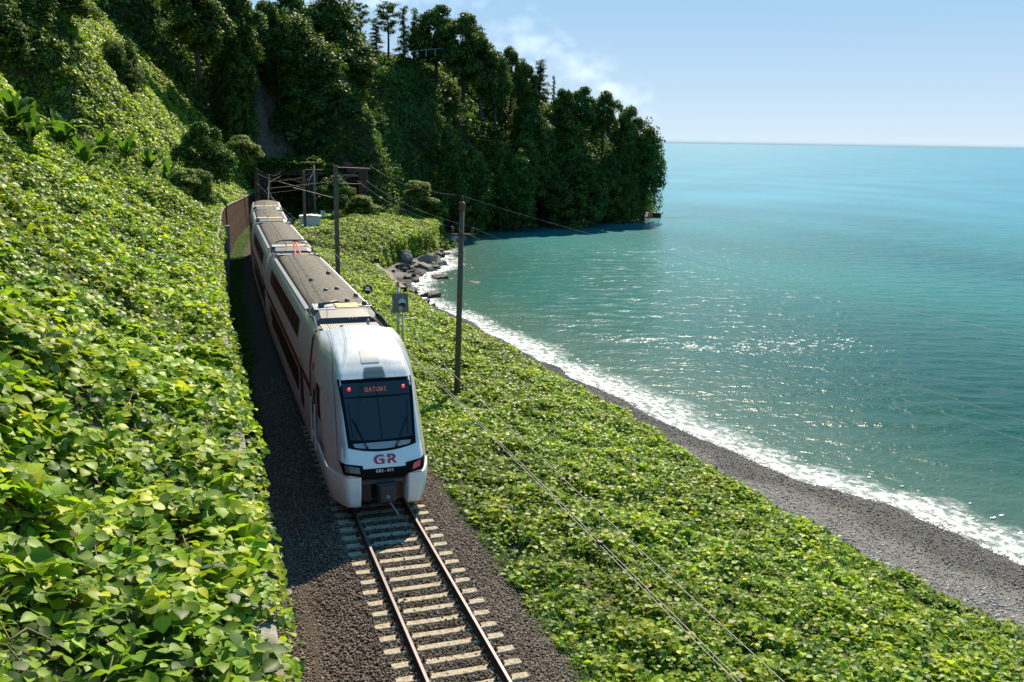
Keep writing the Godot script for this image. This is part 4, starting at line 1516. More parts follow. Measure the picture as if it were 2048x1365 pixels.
			# lowered pantograph with red arms in the rear well
			var pg := obj("pantograph", MB.new().rod(Vector3(-0.75, 5.32, -b1 + 0.5), Vector3(0.75, 5.32, -b1 + 0.5), 0.03, 6).rod(Vector3(-0.75, 5.32, -b1 + 0.5), Vector3(-1.0, 5.2, -b1 + 0.5), 0.03, 6).rod(Vector3(0.75, 5.32, -b1 + 0.5), Vector3(1.0, 5.2, -b1 + 0.5), 0.03, 6).rod(Vector3(-0.6, 5.32, -b1 + 0.2), Vector3(0.6, 5.32, -b1 + 0.2), 0.025, 6).done(), dgrey, car)
			var rm := mat(Color(0.55, 0.03, 0.05), 0.45)
			obj("red_arm", MB.new().rod(Vector3(-0.12, 4.7, -b1 + 2.2), Vector3(-0.05, 5.28, -b1 + 0.4), 0.045, 6).rod(Vector3(0.16, 4.7, -b1 + 2.2), Vector3(0.05, 5.28, -b1 + 0.4), 0.045, 6).rod(Vector3(-0.05, 5.28, -b1 + 0.4), Vector3(0.7, 5.2, -b1 + 1.0), 0.03, 6).done(), rm, pg)
			for q: Vector2 in [Vector2(-0.7, 1.7), Vector2(0.7, 1.7), Vector2(-0.7, 0.6), Vector2(0.75, 0.6)]:
				insulator(pg, Vector3(q.x, 4.45, -b1 + q.y), mat(Color(0.22, 0.2, 0.19), 0.3))
	# tail of the train
	obj("rear_panel", MB.new().box(Vector3(2.2, 3.0, 0.1), at_track(93.55, 0.0, 2.2), 0.04).done(), silver, T)


func roof(car: Node, b0: float, b1: float, m: Material, edge: Material, dark: Material) -> void:
	var rows := []
	for b: float in [b0, b1]:
		var r := PackedVector3Array()
		r.append(Vector3(-1.02, 4.58, -b))
		for i in 13:
			var a := lerpf(-1.0, 1.0, i / 12.0)
			r.append(Vector3(a * 1.02, 4.64 + 0.14 * (1.0 - a * a), -b))
		r.append(Vector3(1.02, 4.58, -b))
		rows.append(r)
	var mb := MB.new().smooth(true).grid(rows)
	mb.smooth(false)
	for k in 2:
		var r: PackedVector3Array = rows[k]
		for i in range(1, r.size() - 1):
			mb.tri(Vector3(0, 4.5, -b0 if k == 0 else -b1), r[i], r[i + 1])
	var rf := obj("roof_panel", mb.done(), m, car)
	# shoulder strips beside the panel and the gutters between
	for e: float in [-1.0, 1.0]:
		var sh := MB.new().grid([PackedVector3Array([Vector3(e * 1.25, 4.47, -b0), Vector3(e * 1.2, 4.56, -b0), Vector3(e * 1.07, 4.61, -b0), Vector3(e * 1.07, 4.5, -b0)]), PackedVector3Array([Vector3(e * 1.25, 4.47, -b1), Vector3(e * 1.2, 4.56, -b1), Vector3(e * 1.07, 4.61, -b1), Vector3(e * 1.07, 4.5, -b1)])], e > 0.0)
		obj("roof_shoulder", sh.done(), edge, rf)
		obj("roof_gutter", MB.new().box(Vector3(0.06, 0.04, b1 - b0), Transform3D(Basis.IDENTITY, Vector3(e * 1.045, 4.53, -(b0 + b1) * 0.5))).done(), dark, rf)
		obj("roof_rib", MB.new().box(Vector3(0.03, 0.03, b1 - b0 - 0.02), Transform3D(Basis.IDENTITY, Vector3(e * 0.8, 4.69, -(b0 + b1) * 0.5)), 0.008).done(), m, rf)
	var n := int((b1 - b0) / 2.6)
	for k in range(1, n):
		var b := lerpf(b0, b1, float(k) / n)
		var jr := []
		for bb: float in [b - 0.012, b + 0.012]:
			var r := PackedVector3Array()
			for i in 9:
				var a := lerpf(-0.98, 0.98, i / 8.0)
				r.append(Vector3(a * 1.02, 4.644 + 0.14 * (1.0 - a * a), -bb))
			jr.append(r)
		obj("roof_joint", MB.new().grid(jr).done(), dark, rf)


func well(car: Node, b0: float, b1: float, front: bool, dark: Material, grey: Material, yellow: Material, plate: Material, steel: Material, cab_end: bool) -> void:
	var mid := (b0 + b1) * 0.5
	var l := b1 - b0
	var w := obj("equipment_well", MB.new().box(Vector3(2.3, 0.08, l), Transform3D(Basis.IDENTITY, Vector3(0, 4.24, -mid))).done(), dark, car)
	# housing sloping up to the roof end
	var hb := b1 if front else b0
	var dir := -1.0 if front else 1.0
	var hl := l * 0.55 if not cab_end else 1.75
	var prof: Array = [Vector2(hl, 4.3), Vector2(hl - 0.06, 4.52), Vector2(hl * 0.62, 4.70), Vector2(0.06, 4.74), Vector2(0.06, 4.38)]
	var rows := []
	for x: float in [-1.12, -0.85, 0.85, 1.12]:
		var r := PackedVector3Array()
		for p: Vector2 in prof:
			var y := p.y
			if absf(x) > 1.0 and y > 4.5:
				y -= 0.17
			r.append(Vector3(x, y, -(hb + dir * p.x)))
		rows.append(r)
	var mb := MB.new().grid(rows, front)
	obj("equipment_housing", mb.done(), dark, w)
	var lid := func(x0: float, x1: float, f0: float, f1: float, m: Material, called: String) -> void:
		var a := hb + dir * hl * f0
		var b := hb + dir * hl * f1
		var y := lerpf(4.735, 4.70, (f0 + f1)) + 0.02
		obj(called, MB.new().box(Vector3(x1 - x0, 0.035, absf(b - a)), Transform3D(Basis(Vector3.RIGHT, -0.06 * dir), Vector3((x0 + x1) * 0.5, y, -(a + b) * 0.5)), 0.01).done(), m, w)
	lid.call(-0.2, 0.62, 0.1, 0.48, yellow, "yellow_plate")
	lid.call(-1.0, -0.26, 0.08, 0.62, grey, "grey_lid")
	var fan := MB.new().smooth(true)
	fan.lathe([Vector2(0.22, 0.0), Vector2(0.25, 0.03), Vector2(0.22, 0.05), Vector2(0.2, 0.01)], 18, Transform3D(Basis.IDENTITY, Vector3(0.87, 4.70, -(hb + dir * hl * 0.35))))
	for k in 5:
		fan.box(Vector3(0.42, 0.02, 0.02), Transform3D(Basis(Vector3.UP, PI * k / 5.0), Vector3(0.87, 4.72, -(hb + dir * hl * 0.35))))
	obj("fan_grille", fan.done(), steel, w)
	for e: float in [-1.0, 1.0]:
		var fr := MB.new()
		var x := 1.2 * e
		fr.rod(Vector3(x, 4.42, -b0 - 0.05), Vector3(x * 0.96, 4.66, -mid), 0.03, 5).rod(Vector3(x * 0.96, 4.66, -mid), Vector3(x, 4.42, -b1 + 0.05), 0.03, 5).rod(Vector3(x, 4.42, -b0 - 0.05), Vector3(x, 4.42, -b1 + 0.05), 0.03, 5)
		fr.rod(Vector3(x, 4.42, -mid), Vector3(x * 0.96, 4.66, -mid), 0.025, 5)
		obj("side_frame", fr.done(), dark, w)
	if cab_end:
		var ribs := MB.new()
		for k in 26:
			ribs.box(Vector3(0.035, 0.03, 1.5), Transform3D(Basis.IDENTITY, Vector3(-0.94 + 0.075 * k, 4.41, -b0 - 1.3)))
		ribs.box(Vector3(1.95, 0.02, 1.54), Transform3D(Basis.IDENTITY, Vector3(0, 4.39, -b0 - 1.3)))
		obj("ribbed_walkway", ribs.done(), plate, w)
		obj("roof_horn", MB.new().smooth(true).lathe([Vector2(0.05, 0.0), Vector2(0.05, 0.26), Vector2(0.03, 0.3), Vector2(0.001, 0.31)], 10, Transform3D(Basis.IDENTITY, Vector3(0.52, 4.42, -b0 - 1.1))).done(), grey, w)
		obj("roof_horn", MB.new().smooth(true).lathe([Vector2(0.05, 0.0), Vector2(0.05, 0.13), Vector2(0.03, 0.16), Vector2(0.001, 0.17)], 10, Transform3D(Basis.IDENTITY, Vector3(-0.38, 4.42, -b0 - 1.0))).done(), grey, w)
		for k in 3:
			obj("housing_button", MB.new().smooth(true).lathe([Vector2(0.035, 0.0), Vector2(0.03, 0.02), Vector2(0.001, 0.025)], 8, Transform3D(Basis(Vector3.RIGHT, PI / 2), Vector3(0.1 + 0.12 * k, 4.5, -(hb + dir * hl) + 0.06))).done(), grey, w)


# ---------------------------------------------------------------- overhead line
func wire(a: Vector3, b: Vector3, sag: float, r: float, n := 14) -> ArrayMesh:
	var p := PackedVector3Array()
	for i in n + 1:
		var t := float(i) / n
		p.append(a.lerp(b, t) + Vector3.DOWN * sag * 4.0 * t * (1.0 - t))
	return MB.new().smooth(true).tube(p, PackedFloat32Array([r]), 5).done()


func insulator(parent: Node, at: Vector3, m: Material) -> void:
	obj("insulator", MB.new().smooth(true).lathe([Vector2(0.02, 0.0), Vector2(0.02, 0.1), Vector2(0.09, 0.12), Vector2(0.05, 0.17), Vector2(0.085, 0.2), Vector2(0.045, 0.26), Vector2(0.05, 0.3), Vector2(0.001, 0.31)], 10, Transform3D(Basis.IDENTITY, at)).done(), m, parent)


func build_catenary() -> void:
	var old_wood := wood_mat("pole wood", Color(0.05, 0.04, 0.03), Color(0.13, 0.11, 0.085))
	var conc := wood_mat("pole concrete", Color(0.06, 0.05, 0.038), Color(0.125, 0.105, 0.08), 2.0)
	var steel := mat(Color(0.06, 0.045, 0.04), 0.6, 0.4)
	var porc := mat(Color(0.05, 0.035, 0.03), 0.2)
	var zinc := mat(Color(0.17, 0.17, 0.17), 0.6, 0.3)
	# pole nearest the camera
	var h := 8.75
	var base := Vector3(6.75, -1.0, -42.9)
	var lean := Basis(Vector3(0, 0, -1), 0.024)
	var p := thing("utility_pole", "tall wooden pole with one crossarm standing alone between vines and beach", "pole", base)
	p.basis = lean
	obj("shaft", MB.new().smooth(true).tube(PackedVector3Array([Vector3(0, -0.4, 0), Vector3(0, h * 0.5, 0), Vector3(0, h, 0)]), PackedFloat32Array([0.155, 0.135, 0.115]), 12).done(), old_wood, p)
	obj("pole_cap", MB.new().smooth(true).lathe([Vector2(0.15, 0.0), Vector2(0.16, 0.03), Vector2(0.15, 0.34), Vector2(0.09, 0.4), Vector2(0.001, 0.42)], 10, Transform3D(Basis.IDENTITY, Vector3(0, h - 0.32, 0))).done(), mat(Color(0.12, 0.05, 0.035), 0.7, 0.2), p)
	obj("crossarm", MB.new().box(Vector3(1.08, 0.08, 0.09), Transform3D(Basis.IDENTITY, Vector3(0.02, h - 1.42, 0.15)), 0.01).done(), mat(Color(0.1, 0.035, 0.025), 0.7, 0.3), p)
	for x: float in [-0.46, 0.5]:
		insulator(p, Vector3(x, h - 1.38, 0.15), porc)
	insulator(p, Vector3(0, h + 0.08, 0), porc)
	# mast with bracket beside the train
	var m := thing("overhead_line_mast", "grey concrete mast with a steel bracket arm beside the middle coach", "mast", Vector3(6.25, -0.8, -80.0))
	obj("shaft", MB.new().box(Vector3(0.36, 9.4, 0.3), Transform3D(Basis.IDENTITY, Vector3(0, 4.5, 0)), 0.03).done(), conc, m)
	var arm := MB.new().rod(Vector3(0.0, 9.05, 0.2), Vector3(2.9, 8.95, 0.2), 0.05).rod(Vector3(0.1, 7.7, 0.2), Vector3(2.0, 8.95, 0.2), 0.04).rod(Vector3(0.0, 7.75, 0.2), Vector3(2.1, 7.7, 0.2), 0.035)
	obj("bracket_arm", arm.done(), steel, m)
	obj("cantilever", MB.new().rod(Vector3(0.0, 7.9, 0.0), Vector3(-5.3, 7.35, 0.3), 0.035).rod(Vector3(0.0, 6.5, 0.0), Vector3(-3.8, 7.5, 0.25), 0.03).done(), steel, m)
	insulator(m, Vector3(2.05, 7.72, 0.2), porc)
	insulator(m, Vector3(2.85, 8.98, 0.2), porc)
	var m2 := thing("overhead_line_mast", "thinner mast behind the white hut near the tunnel portal", "mast", Vector3(7.0, -0.5, -112.0))
	obj("shaft", MB.new().box(Vector3(0.34, 7.6, 0.3), Transform3D(Basis.IDENTITY, Vector3(0, 3.6, 0)), 0.03).done(), conc, m2)
	obj("cantilever", MB.new().rod(Vector3(0, 6.6, 0), Vector3(-3.8, 6.1, 0), 0.035).rod(Vector3(0, 5.4, 0), Vector3(-3.0, 6.2, 0), 0.03).rod(Vector3(0, 5.3, 0), Vector3(-4.2, 4.8, 0), 0.03).done(), steel, m2)
	var m3 := thing("cable_post", "slim grey post hung with looped cables before the tunnel portal", "post", Vector3(9.9, -0.1, -127.0))
	obj("shaft", MB.new().smooth(true).tube(PackedVector3Array([Vector3(0, 0, 0), Vector3(0, 7.2, 0)]), PackedFloat32Array([0.14, 0.11]), 10).done(), zinc, m3)
	obj("crossbar", MB.new().rod(Vector3(-1.1, 6.6, 0.1), Vector3(1.2, 6.6, 0.1), 0.05).done(), steel, m3)
	for k in 5:
		var a := Vector3(-1.0 + 0.5 * k, 6.6, 0.15)
		obj("looped_cable", wire(a, Vector3(-3.4 + 0.5 * k, 5.8 - 0.3 * k, 1.6), 0.9 - 0.1 * k, 0.009), zinc, m3)
	var m4 := thing("overhead_line_mast", "rusty lattice mast left of the track in front of the tunnel portal", "mast", Vector3(2.4, -0.4, -124.0))
	var lat := MB.new()
	for c: Vector2 in [Vector2(-0.2, -0.2), Vector2(0.2, -0.2), Vector2(0.2, 0.2), Vector2(-0.2, 0.2)]:
		lat.rod(Vector3(c.x, 0, c.y), Vector3(c.x * 0.6, 7.4, c.y * 0.6), 0.03, 5)
	for k in 12:
		var e := 1.0 if k % 2 == 0 else -1.0
		lat.rod(Vector3(-0.19 * e, k * 0.6, 0.2), Vector3(0.19 * e, k * 0.6 + 0.6, 0.18), 0.018, 4)
		lat.rod(Vector3(0.2, k * 0.6, -0.19 * e), Vector3(0.18, k * 0.6 + 0.6, 0.19 * e), 0.018, 4)
	obj("lattice_shaft", lat.done(), steel, m4)
	# wires over the track
	var cw := thing("contact_wires", "twin contact wires running low over the track and the train roof", "wire")
	var mw := thing("messenger_wire", "single upper wire strung above the twin contact wires", "wire")
	var supports := [-14.0, 35.0, 80.0, 112.0, 134.0]
	for i in supports.size() - 1:
		var s0: float = supports[i]
		var s1: float = supports[i + 1]
		var z0 := 0.06 if i % 2 == 0 else -0.06
		for e: float in [-0.025, 0.025]:
			obj("contact_wire", wire(at_track(s0, e + z0, 5.62).origin, at_track(s1, e - z0, 5.62).origin, 0.03, 0.006), zinc, cw)
		obj("messenger_span", wire(at_track(s0, 0, 6.5).origin, at_track(s1, 0, 6.5).origin, 0.5, 0.006, 20), zinc, mw)
		var n := 6
		for k in range(1, n):
			var t := float(k) / n
			var ss := lerpf(s0, s1, t)
			var top := at_track(s0).origin.lerp(at_track(s1).origin, t)
			top.y = 6.5 - 0.5 * 4.0 * t * (1.0 - t)
			var low := at_track(s0).origin.lerp(at_track(s1).origin, t)
			low.y = 5.6
			var d := obj("dropper", MB.new().rod(low, top, 0.005, 5).done(), zinc, mw)
			obj("clamp", MB.new().box(Vector3(0.07, 0.05, 0.09), Transform3D(Basis.IDENTITY, low), 0.01).box(Vector3(0.04, 0.05, 0.08), Transform3D(Basis.IDENTITY, top), 0.01).done(), steel, d)
	# line wires from pole to pole
	var line := thing("feeder_wire", "top feeder wire from the bracket mast over the pole towards the sea", "wire")
	var pole_top := base + lean * Vector3(0, h + 0.36, 0)
	obj("wire_span", wire(Vector3(6.25 + 2.85, 8.4, -79.8), pole_top, 0.45, 0.007), zinc, line)
	obj("wire_span", wire(pole_top, Vector3(9.2, 8.0, 6.0), 0.5, 0.0035), zinc, line)
	var low_line := thing("line_wires", "pair of lower wires carried on the wooden pole's crossarm", "wire")
	for x: float in [-0.46, 0.5]:
		var a := base + lean * Vector3(x, h - 1.08, 0.15)
		obj("wire_span", wire(Vector3(6.25 + 2.1 + x * 0.8, 7.2, -79.8), a, 0.4, 0.006), zinc, low_line)
		obj("wire_span", wire(a, Vector3(8.4 + x, 6.6, 6.0), 0.5, 0.003), zinc, low_line)
	var tw := thing("anchor_wires", "slack anchor wires sloping down in front of the tunnel portal", "wire")
	obj("wire_span", wire(Vector3(2.4, 5.0, -124.0), Vector3(7.3, 0.3, -112.5), 0.2, 0.009), zinc, tw)
	obj("wire_span", wire(Vector3(2.4, 6.8, -124.0), Vector3(7.0, 6.2, -112.0), 0.7, 0.007), zinc, tw)
	obj("wire_span", wire(Vector3(2.4, 6.2, -124.0), Vector3(9.9, 6.4, -127.0), 1.1, 0.007), zinc, tw)
	obj("wire_span", wire(Vector3(7.0, 6.2, -112.0), Vector3(9.9, 6.6, -127.0), 0.8, 0.007), zinc, tw)


# ---------------------------------------------------------------- signal, hut and the like
func build_lineside() -> void:
	var grey := rough_mat("signal grey", [0.0, 0.5, 1.0], [Color(0.10, 0.105, 0.105), Color(0.16, 0.165, 0.165), Color(0.21, 0.21, 0.20)], 0.7, 0.7, 0.02, 0.3)
	var zinc := mat(Color(0.42, 0.43, 0.43), 0.45, 0.5)
	var black := mat(Color(0.015, 0.015, 0.016), 0.6)
	# signal: square backing plate, hooded lamp, post with an orange top
	var s := thing("railway_signal", "grey square railway signal with hooded lamp and orange topped post", "signal", Vector3(6.1, -1.1, -53.2), -0.12)
	obj("post", MB.new().smooth(true).tube(PackedVector3Array([Vector3(-0.12, 0, -0.12), Vector3(-0.12, 3.45, -0.12)]), PackedFloat32Array([0.075]), 10).done(), zinc, s)
	obj("post", MB.new().smooth(true).tube(PackedVector3Array([Vector3(0.14, 0, -0.12), Vector3(0.14, 2.0, -0.12)]), PackedFloat32Array([0.055]), 10).done(), zinc, s)
	var pc := obj("post_cap", MB.new().smooth(true).lathe([Vector2(0.085, 0.0), Vector2(0.085, 0.26), Vector2(0.06, 0.3), Vector2(0.001, 0.31)], 10, Transform3D(Basis.IDENTITY, Vector3(-0.12, 3.43, -0.12))).done(), mat(Color(0.42, 0.11, 0.035), 0.6), s)
	tag(pc, "orange red post cap")
	obj("backing_plate", MB.new().box(Vector3(0.92, 1.12, 0.05), Transform3D(Basis.IDENTITY, Vector3(0, 2.5, 0.0)), 0.02).done(), grey, s)
	var hood := MB.new().smooth(true)
	var rows := []
	for i in 7:
		var r := PackedVector3Array()
		for j in 15:
			var a := PI * 0.02 + PI * 0.96 * j / 14.0
			var rad := 0.23 * (1.0 - 0.06 * i)
			var reach := 0.42 * (i / 6.0) * (0.35 + 0.65 * sin(a))
			r.append(Vector3(0.1 + cos(a) * rad, 2.48 + sin(a) * rad * 1.25 - 0.15 * reach, 0.03 + reach))
		rows.append(r)
	hood.grid(rows)
	obj("lamp_hood", hood.done(), mat(Color(0.45, 0.45, 0.43), 0.5), s)
	obj("lamp_lens", MB.new().smooth(true).lathe([Vector2(0.20, 0.0), Vector2(0.19, 0.02), Vector2(0.12, 0.05), Vector2(0.001, 0.06)], 16, Transform3D(Basis(Vector3.RIGHT, PI / 2), Vector3(0.1, 2.44, 0.03))).done(), black, s)
	obj("lower_hood", MB.new().smooth(true).lathe([Vector2(0.20, 0.0), Vector2(0.17, 0.1), Vector2(0.1, 0.17), Vector2(0.001, 0.2)], 14, Transform3D(Basis(Vector3.RIGHT, PI / 2) * Basis.IDENTITY.scaled(Vector3(0.7, 1, 1.1)), Vector3(0.02, 2.17, 0.03))).done(), mat(Color(0.3, 0.3, 0.28), 0.5), s)
	obj("step_bracket", MB.new().rod(Vector3(0.14, 1.5, -0.12), Vector3(0.72, 1.56, -0.05), 0.025).box(Vector3(0.2, 0.04, 0.16), Transform3D(Basis.IDENTITY, Vector3(0.72, 1.58, -0.05)), 0.01).done(), zinc, s)
	# round board on a thin stem beside the roof of the train
	var d := thing("round_sign", "small round black board with a pale mark standing beside the train roof", "sign", Vector3(4.3, -0.9, -53.6), -0.2)
	obj("stem", MB.new().rod(Vector3(0, 0, -0.04), Vector3(0, 3.1, -0.04), 0.03).done(), zinc, d)
	obj("disc", MB.new().smooth(true).lathe([Vector2(0.001, -0.02), Vector2(0.27, -0.02), Vector2(0.28, 0.0), Vector2(0.27, 0.02), Vector2(0.001, 0.021)], 24, Transform3D(Basis(Vector3.RIGHT, PI / 2), Vector3(0, 3.1, 0))).done(), black, d)
	obj("pale_mark", MB.new().box(Vector3(0.34, 0.09, 0.012), Transform3D(Basis.IDENTITY, Vector3(0, 3.07, 0.026)), 0.004).box(Vector3(0.2, 0.12, 0.012), Transform3D(Basis.IDENTITY, Vector3(0, 3.18, 0.026)), 0.004).done(), mat(Color(0.6, 0.6, 0.58), 0.6), d)
	# corrugated hut
	var hut := thing("equipment_hut", "small white corrugated metal hut beside the track near the tunnel", "hut", Vector3(8.0, 0.0, -115.6), -0.15)
	var sheet_white := mat(Color(0.52, 0.55, 0.56), 0.5)
	var plan: Array = [Vector2(-1.15, 0.6), Vector2(1.15, 0.6), Vector2(1.15, -0.9), Vector2(-1.15, -0.9)]
	for i in 4:
		var a: Vector2 = plan[i]
		var e: Vector2 = plan[(i + 1) % 4]
		var n := int(a.distance_to(e) / 0.1) * 2
		var o := Vector2(e.y - a.y, a.x - e.x).normalized()
		var lo := PackedVector3Array()
		var hi := PackedVector3Array()
		for k in n + 1:
			var q := a.lerp(e, float(k) / n) - o * (0.018 if k % 2 == 0 else -0.018)
			lo.append(Vector3(q.x, 0.0, q.y))
			hi.append(Vector3(q.x, 1.42 + (0.0 if absf(q.x) > 1.1 else 0.12 * (1.0 - absf(q.x) / 1.15)), q.y))
		obj("corrugated_wall", MB.new().grid([lo, hi], true).done(), sheet_white, hut)
	for e: float in [-1.0, 1.0]:
		obj("roof_sheet", MB.new().box(Vector3(1.32, 0.03, 1.85), Transform3D(Basis(Vector3(0, 0, 1), -0.1 * e), Vector3(0.62 * e, 1.53, -0.15)), 0.006).done(), mat(Color(0.66, 0.67, 0.66), 0.5), hut)
	obj("base_rail", MB.new().box(Vector3(2.5, 0.3, 1.8), Transform3D(Basis.IDENTITY, Vector3(0, -0.15, -0.15)), 0.02).done(), mat(Color(0.3, 0.29, 0.27), 0.9), hut)
	# pale cabinets by the portal
	for i in 3:
		var k: Array = [[10.9, -127.4, 0.55, 1.25, "tall pale relay cabinet left of its pair by the portal shrub"], [12.7, -128.4, 0.8, 1.0, "low pale relay cabinet right of its pair by the portal shrub"], [6.9, -112.9, 0.5, 0.5, "small grey cable box at the foot of the mast behind the hut"]][i]
		var c := thing("relay_cabinet", k[4], "cabinet", Vector3(k[0], land_y(k[0], k[1]) - 0.05, k[1]), 0.2 * i)
		obj("cabinet_body", MB.new().box(Vector3(k[2], k[3], 0.5), Transform3D(Basis.IDENTITY, Vector3(0, k[3] * 0.5 + 0.1, 0)), 0.02).done(), mat(Color(0.5, 0.52, 0.52), 0.5), c)
		obj("cabinet_door", MB.new().box(Vector3(k[2] - 0.08, k[3] - 0.1, 0.02), Transform3D(Basis.IDENTITY, Vector3(0, k[3] * 0.5 + 0.1, 0.262)), 0.008).done(), mat(Color(0.6, 0.62, 0.62), 0.5), c)
		obj("cabinet_plinth", MB.new().box(Vector3(k[2] + 0.06, 0.2, 0.56), Transform3D(Basis.IDENTITY, Vector3(0, 0.02, 0)), 0.01).done(), mat(Color(0.2, 0.2, 0.19), 0.9), c)
	# white railing on the plateau among the trees
	var r := thing("white_railing", "row of thin white railing posts on the cliff top among the trees", "railing")
	var last := Vector3.ZERO
	for i in 11:
		var x := lerpf(22.6, 37.5, i / 10.0)
		var z := lerpf(-172.0, -167.6, i / 10.0)
		var y := lerpf(23.7, 25.2, i / 10.0)
		obj("railing_post", MB.new().box(Vector3(0.08, 1.1, 0.08), Transform3D(Basis.IDENTITY, Vector3(x, y + 0.4, z))).done(), mat(Color(0.5, 0.5, 0.48), 0.7), r)
		if i > 0:
			obj("handrail", MB.new().rod(last, Vector3(x, y + 0.95, z), 0.02, 5).done(), mat(Color(0.6, 0.6, 0.58), 0.6), r)
		last = Vector3(x, y + 0.95, z)


# ---------------------------------------------------------------- rocks of the cove
func rock_mesh(v: int, slab: bool) -> ArrayMesh:
	var r := RandomNumberGenerator.new()
	r.seed = 900 + v
	# a block cut by a few slanting planes
	var planes: Array = []
	for d: Vector3 in [Vector3.RIGHT, Vector3.LEFT, Vector3.UP, Vector3.DOWN, Vector3.BACK, Vector3.FORWARD]:
		planes.append([(d + Vector3(r.randfn(), r.randfn(), r.randfn()) * (0.2 if slab else 0.3)).normalized(), r.randf_range(0.44, 0.54)])
	for k in 8 if slab else 10:
		planes.append([Vector3(r.randfn(), r.randfn() * 0.7, r.randfn()).normalized(), r.randf_range(0.52, 0.68)])
	var st := MB.new()
	var n := 7
	for ax in 3:
		for sg: float in [-1.0, 1.0]:
			var rows := []
			for i in n + 1:
				var row_p := PackedVector3Array()
				for j in n + 1:
					var d := Vector3.ZERO
					d[ax] = sg
					d[(ax + 1) % 3] = -1.0 + 2.0 * i / n
					d[(ax + 2) % 3] = -1.0 + 2.0 * j / n
					d = d.normalized()
					var l := 9.0
					for p: Array in planes:
						var c: float = d.dot(p[0])
						if c > 0.01:
							l = minf(l, p[1] / c)
					row_p.append(d * l * (1.0 + 0.05 * nz.get_noise_3d(d.x * 2.0 + v, d.y * 2.0, d.z * 2.0)))
				rows.append(row_p)
			st.grid(rows, sg > 0.0)
	return st.done()


const ROCKS := [
	[22.7, -117.4, 2.3, 0.95, 1, "big pale flat concrete slab, largest block on the cove shore"], [24.4, -116.5, 1.3, 0.65, 0, "dark square block right of the biggest pale slab"], [19.1, -113.8, 1.6, 1.3, 0, "pale boulder tilted on edge near the sea wall's end"],
	[21.4, -120.0, 1.5, 0.9, 0, "dark wedge boulder just behind the tilted pale boulder"], [18.8, -117.1, 1.4, 0.6, 1, "grey slab lying against the ivy wall's foot"], [21.1, -111.4, 1.8, 0.6, 1, "dark flat slab before the biggest pale slab"],
	[21.3, -105.5, 2.3, 0.6, 1, "long flat slab running out into the water, brightest edge"], [19.1, -108.8, 0.9, 0.45, 0, "small dark rock between tilted boulder and long slab"], [17.3, -103.7, 1.2, 0.55, 1, "dark slab at the near edge of the rock heap"],
	[18.0, -102.7, 0.9, 0.45, 0, "dark rock touching the near slab of the heap on its sea side"], [18.2, -105.7, 0.9, 0.4, 0, "flat rock behind the near edge slab of the heap"], [17.9, -99.8, 0.55, 0.3, 0, "lone little rock in shallow foam before the heap"],
	[15.6, -94.8, 1.0, 0.55, 0, "dark rounded rock nearest the vines at the waterline"], [16.6, -93.0, 1.0, 0.5, 0, "dark middle rock of three in the foam by the vines"], [17.7, -92.9, 1.6, 0.8, 0, "large dark pointed rock, seaward one of three in the foam"],
	[15.6, -88.3, 0.95, 0.45, 0, "low dark rock in the surf just above the vine edge"], [16.1, -86.8, 0.6, 0.3, 0, "smallest dark rock in the surf nearest the camera"], [18.4, -97.3, 0.55, 0.3, 0, "small dark rock awash between three rocks and long slab"],
	[15.6, -92.5, 0.8, 0.3, 1, "thin flat rock in front of the three dark rocks"], [27.0, -121.2, 1.5, 0.4, 1, "thin dark slab standing off in the water right of the blocks"], [28.8, -125.9, 0.8, 0.45, 0, "small dark rock awash beyond the thin slab"],
	[30.6, -135.3, 2.1, 0.6, 1, "long dark slab awash near the far shingle"], [27.6, -127.5, 1.2, 0.5, 0, "dark rock in the white water behind the blocks"], [27.4, -130.2, 1.2, 0.5, 1, "flat dark rock close to the far shingle edge"],
	[26.1, -123.9, 1.1, 0.5, 1, "tilted flat rock beside the dark square block"], [25.6, -124.6, 1.0, 0.6, 0, "brown rock behind the tilted flat rock"], [27.8, -137.3, 1.5, 0.9, 0, "brownish boulder where the shingle meets the ivy wall"],
	[24.4, -129.4, 2.4, 0.8, 1, "long pale slab lying along the ivy wall's foot"], [26.2, -129.7, 1.7, 0.8, 1, "pale slab at the seaward end of the long wall slab"], [33.6, -136.3, 0.8, 0.3, 0, "isolated rock barely awash farthest out in the cove"],
	[24.4, -101.3, 1.5, 0.36, 1, "low reddish reef breaking the water right of the pole"], [35.5, -159.8, 1.6, 1.1, 0, "boulder at the back of the far shingle beach"], [32.1, -149.8, 1.1, 1.5, 0, "upright dark rock at the ivy corner above the shingle"],
	[15.2, -96.8, 0.9, 0.7, 0, "sandy brown rock on the shingle behind the signal"], [21.8, -124.7, 1.3, 0.8, 0, "dark block in the shade of the ivy wall"], [22.9, -113.1, 0.8, 0.45, 0, "small block in front of the biggest pale slab"], [28.8, -132.0, 0.9, 0.4, 0, "small wet rock beside the far shingle edge"],
	[88.2, -184.6, 3.2, 1.3, 0, "dark reef rock farthest out at the tip of the headland"], [85.4, -183.2, 2.8, 1.5, 0, "dark rock at the foot of the tree on the headland tip"], [79.0, -180.0, 2.4, 1.0, 0, "low dark rock in the wash under the headland trees"]]


